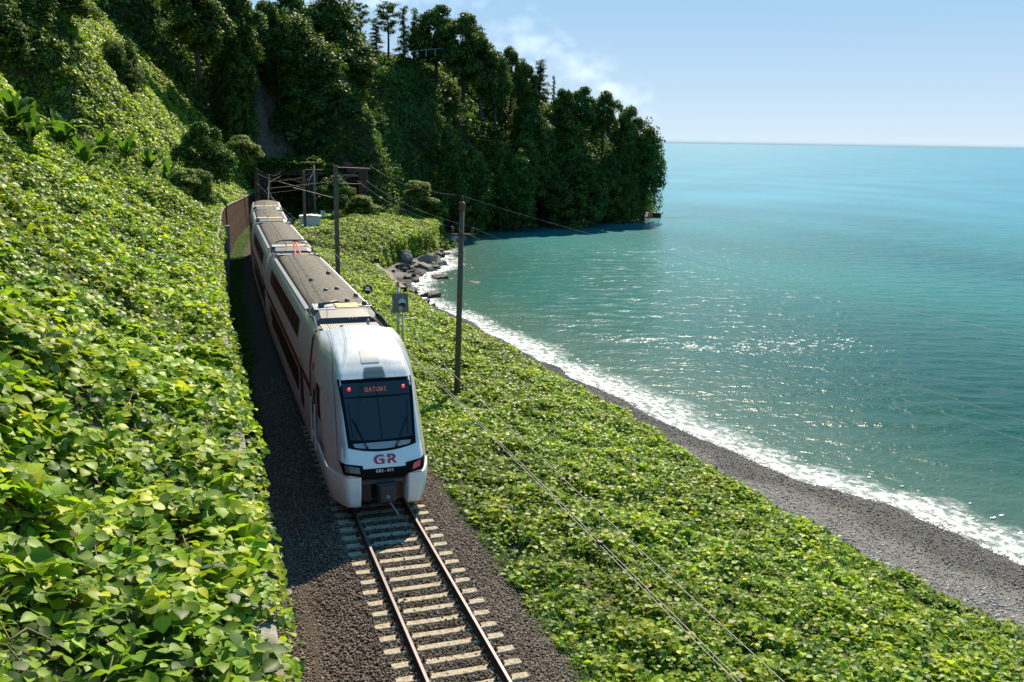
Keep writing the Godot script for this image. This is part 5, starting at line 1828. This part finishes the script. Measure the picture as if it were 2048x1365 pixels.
func build_rocks() -> void:
	var dark := rough_mat("wet rock", [0.0, 0.4, 0.7, 1.0], [Color(0.015, 0.014, 0.013), Color(0.038, 0.034, 0.03), Color(0.065, 0.058, 0.05), Color(0.12, 0.105, 0.09)], 1.2, 0.6, 0.015, 1.0)
	var pale := rough_mat("dry rock", [0.0, 0.4, 0.7, 1.0], [Color(0.09, 0.08, 0.068), Color(0.18, 0.162, 0.14), Color(0.26, 0.235, 0.205), Color(0.33, 0.3, 0.26)], 1.2, 0.85, 0.015, 1.0)
	var i := 0
	for k: Array in ROCKS:
		var lab: String = k[5]
		var p := Vector3(k[0], 0, k[1])
		var off := p.x - shore_x(-p.z)
		p.y = (-5.0 - 0.2 * off if off > 0.0 else -5.0 + 0.25 * minf(-off, 5.0)) * 1.0
		p.y = maxf(p.y, -5.25) + k[3] * 0.3
		var light := i % 4 == 3 and not "dark" in lab or "pale" in lab or "brown" in lab or "sandy" in lab or "grey" in lab
		var me := rock_mesh(i, k[4] == 1)
		var o := obj("shore_rock", me, pale if light else dark, self, Transform3D(Basis.from_euler(Vector3(rng.randf_range(-0.22, 0.22), rng.randf() * TAU, rng.randf_range(-0.25, 0.25))) * Basis.IDENTITY.scaled(Vector3(k[2], k[3] * 1.15, k[2] * rng.randf_range(0.55, 0.9))), p))
		tag(o, lab, "rock", "rocks in the cove")
		i += 1
	var me := rock_mesh(77, false)
	var buf := PackedFloat32Array()
	for k in 420:
		var z := -86.0 - 52.0 * rng.randf()
		var x := shore_x(-z) + rng.randfn() * 1.5 - 0.8
		if x < edge_x(-z) + 0.6 or fb(x * 0.3, z * 0.3) < -0.05:
			continue
		var sz := 0.16 + 0.55 * pow(rng.randf(), 3.0)
		var g := rng.randf_range(0.5, 1.3)
		var off := x - shore_x(-z)
		row(buf, Basis.from_euler(Vector3(rng.randf(), rng.randf() * 6.0, rng.randf() * 0.5)).scaled(Vector3(sz * 1.4, sz * 0.7, sz)), Vector3(x, (-5.0 - 0.2 * off if off > 0.0 else -5.0 - 0.25 * off) + sz * 0.1, z), Color(g, g, g))
	tag(many("shore_rubble", me, dark, buf), "small broken stones strewn between the larger rocks of the cove", "rubble")


# ---------------------------------------------------------------- trees: x, z, height of the visible foot, height of the top, width, kind, label
const TREES := [
	[17.2, -158.9, 22.0, 33.3, 7.6, "V", "tall vine draped tree left of the gap of sky, touching the top edge"],
	[23.6, -171.4, 24.6, 33.7, 4.3, "U", "thin trunked pine just right of the tall vine draped tree"],
	[26.7, -173.6, 24.5, 31.5, 3.7, "C", "short ragged conifer between the two bare trunked pines"],
	[28.1, -169.9, 24.6, 33.9, 5.7, "U", "umbrella pine with bare trunk and flat layered crown against the sky"],
	[30.7, -169.0, 24.6, 33.5, 4.0, "C", "dark slim conifer right of the umbrella pine"],
	[33.2, -171.5, 24.9, 33.4, 3.5, "C", "second slim dark conifer, touching the tall leafy crown on its right"],
	[37.4, -172.3, 25.2, 34.6, 8.8, "B", "tallest leafy tree on the cliff top in the middle of the skyline"],
	[41.2, -168.5, 23.1, 32.9, 7.8, "B", "broad leafy tree right of the tallest one on the skyline"],
	[43.5, -164.9, 20.0, 29.4, 7.2, "B", "leafy tree at the brow where the cliff top starts to fall"],
	[46.3, -165.6, 18.0, 26.6, 5.5, "B", "leafy tree hanging over the brow of the dark cliff"],
	[52.3, -175.1, 21.0, 28.1, 5.1, "B", "round crowned tree standing alone on the sky below the brow"],
	[54.9, -173.7, 18.5, 24.9, 4.9, "B", "small leafy tree just right of the round crowned one"],
	[58.1, -175.1, 20.2, 26.0, 5.3, "C", "spiky topped dark tree breaking the falling skyline"],
	[61.3, -176.2, 20.2, 23.2, 1.7, "C", "thinnest little conifer spike on the falling skyline"],
	[62.3, -172.4, 14.1, 20.9, 5.1, "B", "bushy tree below the thin conifer spike"],
	[66.4, -174.3, 14.2, 21.5, 6.5, "B", "wide bushy tree in the middle of the lower skyline"],
	[71.6, -175.6, 13.4, 20.7, 6.3, "B", "bushy tree seaward of the wide one on the lower skyline"],
	[77.4, -177.1, 9.6, 18.3, 6.2, "B", "last rounded tree on the skyline before the tip of the headland"],
	[81.4, -176.5, -1.8, 15.1, 6.5, "V", "dark overhanging tree at the very tip of the headland"],
	[76.2, -174.7, -3.1, 12.8, 5.8, "V", "dark column of vines just inside the headland's tip"],
	[71.9, -173.8, -3.7, 9.1, 5.9, "V", "dark vine column right of the conical tree by the water"],
	[61.8, -170.5, 4.8, 15.0, 7.0, "V", "green domed tree high above the conical tree by the water"],
	[62.0, -166.4, -3.6, 9.4, 9.0, "V", "large conical dark tree standing by the water under the headland"],
	[66.8, -167.9, -4.0, 6.3, 5.7, "B", "leafy tree at the water's edge right of the conical tree"],
	[54.4, -169.4, 8.5, 18.0, 6.7, "V", "vine draped mass below the falling skyline"],
	[51.7, -164.1, -0.3, 11.4, 5.4, "V", "pale green drapery of vines in the middle of the headland face"],
	[56.1, -166.8, 4.0, 13.5, 5.2, "V", "vine drapery left of the green domed tree"],
	[46.0, -161.0, -3.4, 11.5, 5.5, "V", "vine column with a sunlit cap above the shingle cove"],
	[48.4, -160.1, -3.6, 8.5, 6.2, "V", "bulging vine mass right of the column with the sunlit cap"],
	[35.6, -154.0, -1.7, 12.3, 4.7, "V", "narrow dark vine column rising from the shingle cove"],
	[39.0, -154.8, -2.6, 9.6, 5.9, "V", "low dark vine mound at the head of the cove"],
	[57.3, -165.7, -3.9, 7.2, 5.7, "B", "leafy tree left of the conical dark tree by the water"],
	[19.1, -154.9, 16.1, 26.1, 8.8, "B", "large rounded tree on the sunlit spur under the skyline pines"],
	[13.4, -148.4, 7.7, 25.4, 7.3, "V", "tall dark vine column right of the bare earth face"],
	[10.6, -150.4, 17.2, 28.6, 6.9, "V", "vine draped tree above the bare earth face"],
	[7.5, -148.2, 17.5, 24.2, 6.2, "U", "flat topped tree overhanging the bare earth face"],
	[10.1, -148.6, 8.4, 21.2, 5.3, "V", "shaded vine mass directly right of the bare earth face"],
	[1.4, -142.4, 11.1, 22.5, 4.4, "V", "vine mass directly left of the bare earth face"],
	[-3.6, -133.8, 23.3, 30.5, 7.7, "B", "leafy tree at the top edge above the large sunlit slope"],
	[1.3, -141.1, 24.7, 31.5, 7.1, "B", "second leafy tree along the top edge, left of the sky patch"],
	[1.2, -143.0, 18.7, 27.6, 6.4, "B", "leafy tree high left of the flat topped tree"],
	[6.8, -151.8, 22.6, 31.0, 6.3, "B", "leafy tree above the flat topped tree at the top edge"],
	[10.6, -157.9, 26.8, 33.8, 6.5, "B", "leafy tree at the top edge beside the first patch of sky"],
	[-17.5, -91.4, 15.2, 23.2, 5.3, "V", "huge dark curtain of vines in the upper left corner, middle fold"],
	[-15.0, -95.2, 16.8, 23.5, 4.1, "V", "right fold of the dark curtain of vines in the upper left corner"],
	[-19.2, -87.5, 14.8, 22.6, 3.8, "V", "left fold of the dark curtain of vines in the upper left corner"],
	[-11.7, -103.7, 16.2, 19.6, 2.4, "V", "small draped hump at the upper left of the sunlit slope"],
	[-10.6, -105.5, 16.4, 19.6, 2.2, "V", "second draped hump, right beside the first on the sunlit slope"],
	[-3.9, -89.3, 6.7, 12.2, 4.6, "B", "big dark shrub right of the banana plants"],
	[-5.8, -76.8, 5.9, 8.5, 3.5, "S", "round dark bush at the foot of the big dark shrub"],
	[-4.3, -77.4, 5.9, 8.4, 1.9, "S", "smaller round bush touching the round dark one"],
	[-0.5, -97.1, 8.2, 10.8, 3.0, "S", "bush at the lower end of the sunlit slope"],
	[9.3, -138.6, 5.8, 7.6, 6.5, "S", "wide spreading bush on the roof of the tunnel portal"],
	[13.1, -139.4, 5.7, 7.3, 4.0, "S", "small bush beside the wide one on the portal roof"],
	[12.6, -128.7, 0.4, 6.1, 4.8, "B", "leafy young tree standing before the tunnel portal"],
	[16.5, -130.6, 0.3, 3.3, 4.2, "S", "greyish shrub right of the young tree by the portal"],
	[26.5, -138.4, 1.7, 5.0, 4.1, "S", "tall rounded bush at the outer end of the terrace"],
	[29.1, -139.2, -0.3, 1.9, 2.8, "S", "small round bush on the terrace rim above the cove"],]
const BANANAS := [
	[-11.6, -43.8, "leftmost banana plant at the left edge of the picture"],
	[-11.0, -43.5, "banana plant second from the left on the ridge of the bank"],
	[-10.5, -48.5, "ragged banana plant below the dark curtain of vines"],
	[-9.9, -51.4, "small banana plant right of the ragged one"],
	[-9.8, -62.1, "large banana plant in the middle of the row"],
	[-8.7, -63.7, "banana plant with the brightest upright leaf"],
	[-7.5, -65.3, "banana plant beside the big dark shrub, second from the right"],
	[-6.6, -67.1, "rightmost banana plant touching the big dark shrub"],
]
const TREE_GREEN := [Color(0.05, 0.09, 0.022), Color(0.07, 0.13, 0.027), Color(0.10, 0.18, 0.033), Color(0.14, 0.22, 0.038)]


func leaf_shade(hue: float) -> Color:
	var c: Color = TREE_GREEN[rng.randi() % 4]
	var f := rng.randf_range(0.75, 1.3)
	var lift := 1.0 + 0.6 * sm(0.5, 0.9, hue)
	return Color(c.r * f * (1.0 + minf(hue, 0.35)), c.g * f, c.b * f) * lift


func cloud_of(buf: PackedFloat32Array, c: Vector3, r: Vector3, n: int, size: float, hue: float) -> void:
	for i in n:
		var d := Vector3(rng.randfn(), rng.randfn(), rng.randfn()).normalized()
		if d.y < -0.55:
			d.y *= -0.5
		var k := 0.62 + 0.42 * pow(rng.randf(), 0.6)
		var p := c + d * r * k
		var up := (d + Vector3.UP * 0.6 + Vector3(rng.randfn(), rng.randfn(), rng.randfn()) * 0.35).normalized()
		var side := up.cross(Vector3(rng.randfn(), 0.3, rng.randfn())).normalized()
		var s := size * rng.randf_range(0.65, 1.25)
		row(buf, Basis(side * s, up * s, side.cross(up) * s), p, leaf_shade(hue))


func make_tree(kind: String, v: int, leaves: Array, lm: Material, bark: Material) -> Node3D:   # ten metres tall
	var t := Node3D.new()
	var buf := PackedFloat32Array()
	var wood := MB.new().smooth(true)
	var hue := rng.randf_range(-0.15, 0.2)
	if kind == "B" or kind == "S":
		var low := 1.6 if kind == "B" else 0.5
		wood.tube(PackedVector3Array([Vector3(0, -1.5, 0), Vector3(0.1, low, 0.1), Vector3(0.0, 7.0, 0.0)]), PackedFloat32Array([0.32, 0.22, 0.08]), 7)
		var n := 11 if kind == "B" else 13
		for i in n:
			var f := float(i) / (n - 1)
			var a := i * 2.4 + v
			var y := lerpf(low + 1.2, 8.6, f)
			var rad := (2.7 * sin(PI * (0.22 + 0.66 * f))) * rng.randf_range(0.6, 1.1)
			var c := Vector3(cos(a) * rad, y, sin(a) * rad)
			var lr := rng.randf_range(1.1, 1.9) * (1.15 - 0.4 * f)
			if kind == "S":
				y = lerpf(0.9, 7.6, f)
				c = Vector3(cos(a), 0, sin(a)) * 2.1 * sqrt(1.0 - f * 0.85) + Vector3.UP * y
				lr = rng.randf_range(0.9, 2.1)
				c += Vector3(rng.randfn(), 0.6 * rng.randfn(), rng.randfn()) * 0.55
			wood.tube(PackedVector3Array([Vector3(0.05, y * 0.55, 0.05), c * Vector3(0.6, 0, 0.6) + Vector3.UP * (y * 0.85), c]), PackedFloat32Array([0.12, 0.08, 0.03]), 5)
			cloud_of(buf, c, Vector3(lr, lr * 0.85, lr), int(62 * lr), 0.95, (hue if kind == "B" else 0.9) + rng.randf_range(-0.1, 0.1))
	elif kind == "V":
		wood.tube(PackedVector3Array([Vector3(0, -2.0, 0), Vector3(0.1, 4.0, 0), Vector3(0, 8.5, 0)]), PackedFloat32Array([0.4, 0.3, 0.1]), 7)
		for q in 9:
			var f := q / 8.0
			var a := q * 2.4 + v * 1.1
			var top := lerpf(4.2, 10.0, f) * rng.randf_range(0.9, 1.0)
			var lr := rng.randf_range(1.05, 1.7)
			var c := Vector3(cos(a), 0, sin(a)) * (2.0 * (1.0 - 0.75 * f)) * rng.randf_range(0.7, 1.1)
			var hue2 := rng.randf_range(-0.12, 0.2)
			var hang := rng.randf_range(2.0, 4.5)
			for i in int(85 * lr):
				var e := rng.randf()
				var an := rng.randf() * TAU
				var d := Vector3(cos(an), 0, sin(an))
				var p: Vector3
				var up: Vector3
				var fold := 1.0 + 0.22 * sin(an * 5.0 + q) * minf(1.0, e * 1.5)
				if e < 0.5:
					var th := acos(1.0 - e * 2.0)
					p = c + d * sin(th) * lr * fold + Vector3.UP * (top - lr + cos(th) * lr)
					up = (d * sin(th) + Vector3.UP * cos(th) + Vector3.UP * 0.5)
				else:
					var dn := (e - 0.5) * 2.0
					p = c + d * lr * fold * (1.0 + 0.15 * dn) + Vector3.UP * (top - lr - dn * hang)
					up = d + Vector3.UP * 0.45
				p *= 1.0 + 0.05 * rng.randfn()
				up = (up + Vector3(rng.randfn(), rng.randfn(), rng.randfn()) * 0.3).normalized()
				var side := up.cross(Vector3(rng.randfn(), 0.3, rng.randfn())).normalized()
				var s := rng.randf_range(0.55, 1.05)
				row(buf, Basis(side * s, up * s, side.cross(up) * s), p, leaf_shade(hue2))
	else:
		var bare := 5.2 if kind == "U" else 1.2
		wood.tube(PackedVector3Array([Vector3(0, -1.5, 0), Vector3(0.12, 4.0, 0), Vector3(-0.05, 9.3, 0)]), PackedFloat32Array([0.26, 0.19, 0.05]), 7)
		var n := 15 if kind == "U" else 26
		for i in n:
			var f := float(i) / (n - 1)
			var y := lerpf(bare, 9.6, f)
			var a := i * 2.4 + v * 1.3 + rng.randf_range(-0.4, 0.4)
			var reach := (2.9 * sin(PI * (0.15 + 0.75 * f)) if kind == "U" else 2.1 * (1.02 - f) + 0.25) * rng.randf_range(0.55, 1.15)
			var tip := Vector3(cos(a) * reach, y + (0.35 if kind == "U" else -0.25) * reach * 0.5, sin(a) * reach)
			wood.tube(PackedVector3Array([Vector3(0, y - 0.2, 0), tip]), PackedFloat32Array([0.07, 0.02]), 4)
			var m := int(5 + 9 * reach)
			for k in m:
				var q := Vector3(0, y, 0).lerp(tip, lerpf(0.3, 1.05, (k + 0.5) / m)) + Vector3(rng.randfn(), rng.randfn() * 0.4, rng.randfn()) * 0.28
				var up := (Vector3.UP + Vector3(rng.randfn(), 0, rng.randfn()) * 0.25).normalized()
				var side := up.cross(Vector3(rng.randfn(), 0, rng.randfn())).normalized()
				var s := rng.randf_range(0.5, 0.95)
				row(buf, Basis(side * s, up * s * 0.7, side.cross(up) * s), q, leaf_shade(-0.1) * 0.8)
	var tr := MeshInstance3D.new()
	tr.mesh = wood.done()
	tr.material_override = bark
	tr.name = "trunk"
	t.add_child(tr)
	many("crown", leaves[v % leaves.size()], lm, buf, t, "")
	return t


func build_trees() -> void:
	var lm := leaf_mat("tree leaves", Color(0.6, 0.7, 0.25), 0.55, 0.25)
	var bark := wood_mat("bark", Color(0.03, 0.024, 0.018), Color(0.085, 0.07, 0.055), 3.0)
	var leaves := [clump(15, 0.34, 11, 0.7, 0.3), clump(17, 0.30, 12, 0.8, 0.5)]
	var names := {"B": "leafy_tree", "V": "vine_draped_tree", "U": "pine_tree", "C": "conifer_tree", "S": "bush"}
	var cats := {"B": "tree", "V": "tree", "U": "pine", "C": "conifer", "S": "bush"}
	var made := {}
	var i := 0
	for k: Array in TREES:
		var kind: String = k[5]
		var v := i % 3
		var key := kind + str(v)
		var t: Node3D
		if not made.has(key):
			made[key] = make_tree(kind, v, leaves, lm, bark)
			t = made[key]
		else:
			t = (made[key] as Node3D).duplicate()
		var x: float = k[0]
		var z: float = k[1]
		var foot := land_y(x, z)
		if foot > k[3] - 2.0:
			foot = k[2]
		foot = maxf(foot, k[2] - (0.4 if kind == "S" else 1.5 if kind == "V" else 4.0))
		var hgt: float = maxf(k[3] - foot, 1.5)
		var wide: float = k[4] / {"B": 6.6, "V": 4.6, "U": 6.2, "C": 4.6, "S": 6.2}[kind]
		t.position = Vector3(x, foot, z)
		t.rotation.y = rng.randf() * TAU
		t.scale = Vector3(wide, hgt / 10.2, wide)
		put(t, names[kind])
		tag(t, k[6], cats[kind], "trees of the headland and hillside")
		i += 1


func build_plants() -> void:
	# banana plants along the crest of the bank
	var bm := leaf_mat("banana", Color(1.0, 1.0, 0.5), 0.62, 0.15).duplicate() as StandardMaterial3D
	bm.vertex_color_use_as_albedo = false
	bm.albedo_color = Color(0.10, 0.22, 0.03).linear_to_srgb()
	var bm2 := bm.duplicate() as StandardMaterial3D
	bm2.albedo_color = Color(0.06, 0.14, 0.03).linear_to_srgb()
	var bm3 := bm.duplicate() as StandardMaterial3D
	bm3.albedo_color = Color(0.17, 0.3, 0.03).linear_to_srgb()
	var stem := mat(Color(0.10, 0.12, 0.04), 0.6)
	var blades := []
	for v in 3:
		var st := MB.new().smooth(true)
		var rows := []
		for j in 13:
			var t := j / 12.0
			var w := 0.17 * sin(PI * pow(t, 0.75) * 0.97 + 0.03) * (1.0 + 0.16 * sin(j * 2.9 + v))
			var y := 1.55 * t - (0.35 + 0.3 * v) * t * t * t
			var z := 0.3 * t + (0.3 + 0.3 * v) * t * t
			rows.append(PackedVector3Array([Vector3(-w, y - 0.25 * w + 0.03 * sin(j * 4.0), z), Vector3(-w * 0.5, y - 0.02, z), Vector3(0, y - 0.1 * w - 0.03, z), Vector3(w * 0.5, y - 0.02, z), Vector3(w, y - 0.25 * w - 0.03 * sin(j * 3.0), z)]))
		st.grid(rows)
		blades.append(st.done())
	for k: Array in BANANAS:
		var p := Vector3(k[0], 0, k[1])
		p.y = land_y(p.x, p.z)
		var t := thing("banana_plant", k[2], "banana plant", p, rng.randf() * 6.0, "banana plants on the bank")
		obj("stem", MB.new().smooth(true).tube(PackedVector3Array([Vector3(0, -0.3, 0), Vector3(0, 0.9, 0)]), PackedFloat32Array([0.12, 0.08]), 8).done(), stem, t)
		for i in 14:
			var b := Basis(Vector3.UP, i * 2.4 + rng.randf_range(-0.3, 0.3)) * Basis(Vector3.RIGHT, rng.randf_range(-0.2, 0.6))
			obj("leaf", blades[i % 3], [bm, bm2, bm3][i % 3], t, Transform3D(b * rng.randf_range(0.85, 1.5), Vector3(0, rng.randf_range(0.4, 0.8), 0)))
	# weeds at the edge of the ballast
	var weed := clump(22, 0.2, 31, 0.9)
	var wm := leaf_mat("weeds", Color(0.9, 0.95, 0.5), 0.6, 0.25)
	var buf := PackedFloat32Array()
	for i in 2600:
		var s := 14.0 + 90.0 * pow(rng.randf(), 1.6)
		var u := 2.55 + rng.randfn() * 0.28 + 0.35 * fb(s * 0.35, 60.0)
		if fb(s * 0.25, 70.0) < -0.08 or u < 1.95:
			continue
		var p := at_track(s, u).origin
		p.y = (slope_y(u, s) if u > 2.5 else -0.6) + 0.08
		var k := rng.randf_range(0.14, 0.36)
		row(buf, Basis(Vector3.UP, rng.randf() * TAU).scaled(Vector3.ONE * k), p, Color(0.10, 0.19, 0.035) * rng.randf_range(0.7, 1.3))
	tag(many("trackside_weeds", weed, wm, buf), "pale green feathery weeds along the edge of the ballast", "weeds")
	# grass on the verge between the retaining wall and the train
	buf = PackedFloat32Array()
	for i in 9000:
		var s := rng.randf_range(34.0, 124.0)
		var u := -3.5 + 1.5 * pow(rng.randf(), 1.5)
		if u > -2.7 and s < 48.0:
			continue
		if s < 46.0 and rng.randf() < 0.6:
			continue
		var p := at_track(s, u).origin
		p.y = -0.55 + 0.1 * (-u - 2.0)
		var k := rng.randf_range(0.2, 0.5)
		row(buf, Basis(Vector3.UP, rng.randf() * TAU).scaled(Vector3(k, k * 1.2, k)), p, Color(0.09, 0.19, 0.02) * rng.randf_range(0.6, 1.2))
	tag(many("verge_grass", weed, wm, buf), "strip of grass and weeds between the retaining wall and the train", "grass")
	# creepers over the portal roof and pier
	buf = PackedFloat32Array()
	var lf := clump(16, 0.34, 41, 0.5)
	for i in 900:
		var a := rng.randf()
		var p := Vector3(lerpf(2.6, 11.8, a), 7.35 + 0.25 * rng.randf() + 0.5 * fb(a * 9.0, 3.0), -134.6 - 3.2 * rng.randf())
		if rng.randf() < 0.25:
			p = Vector3(lerpf(3.0, 11.6, a), 7.2 - 1.6 * pow(rng.randf(), 2.0) * (0.5 + fb(a * 14.0, 8.0)), -132.2 - 0.3 * rng.randf())
		row(buf, Basis.from_euler(Vector3(rng.randf_range(-0.3, 0.5), rng.randf() * TAU, 0)).scaled(Vector3.ONE * rng.randf_range(0.5, 1.0)), p, Color(0.10, 0.18, 0.02) * rng.randf_range(0.6, 1.3))
	tag(many("portal_creepers", lf, leaf_mat("kudzu", Color.WHITE), buf), "bright creepers spilling over the top of the tunnel portal", "creepers")
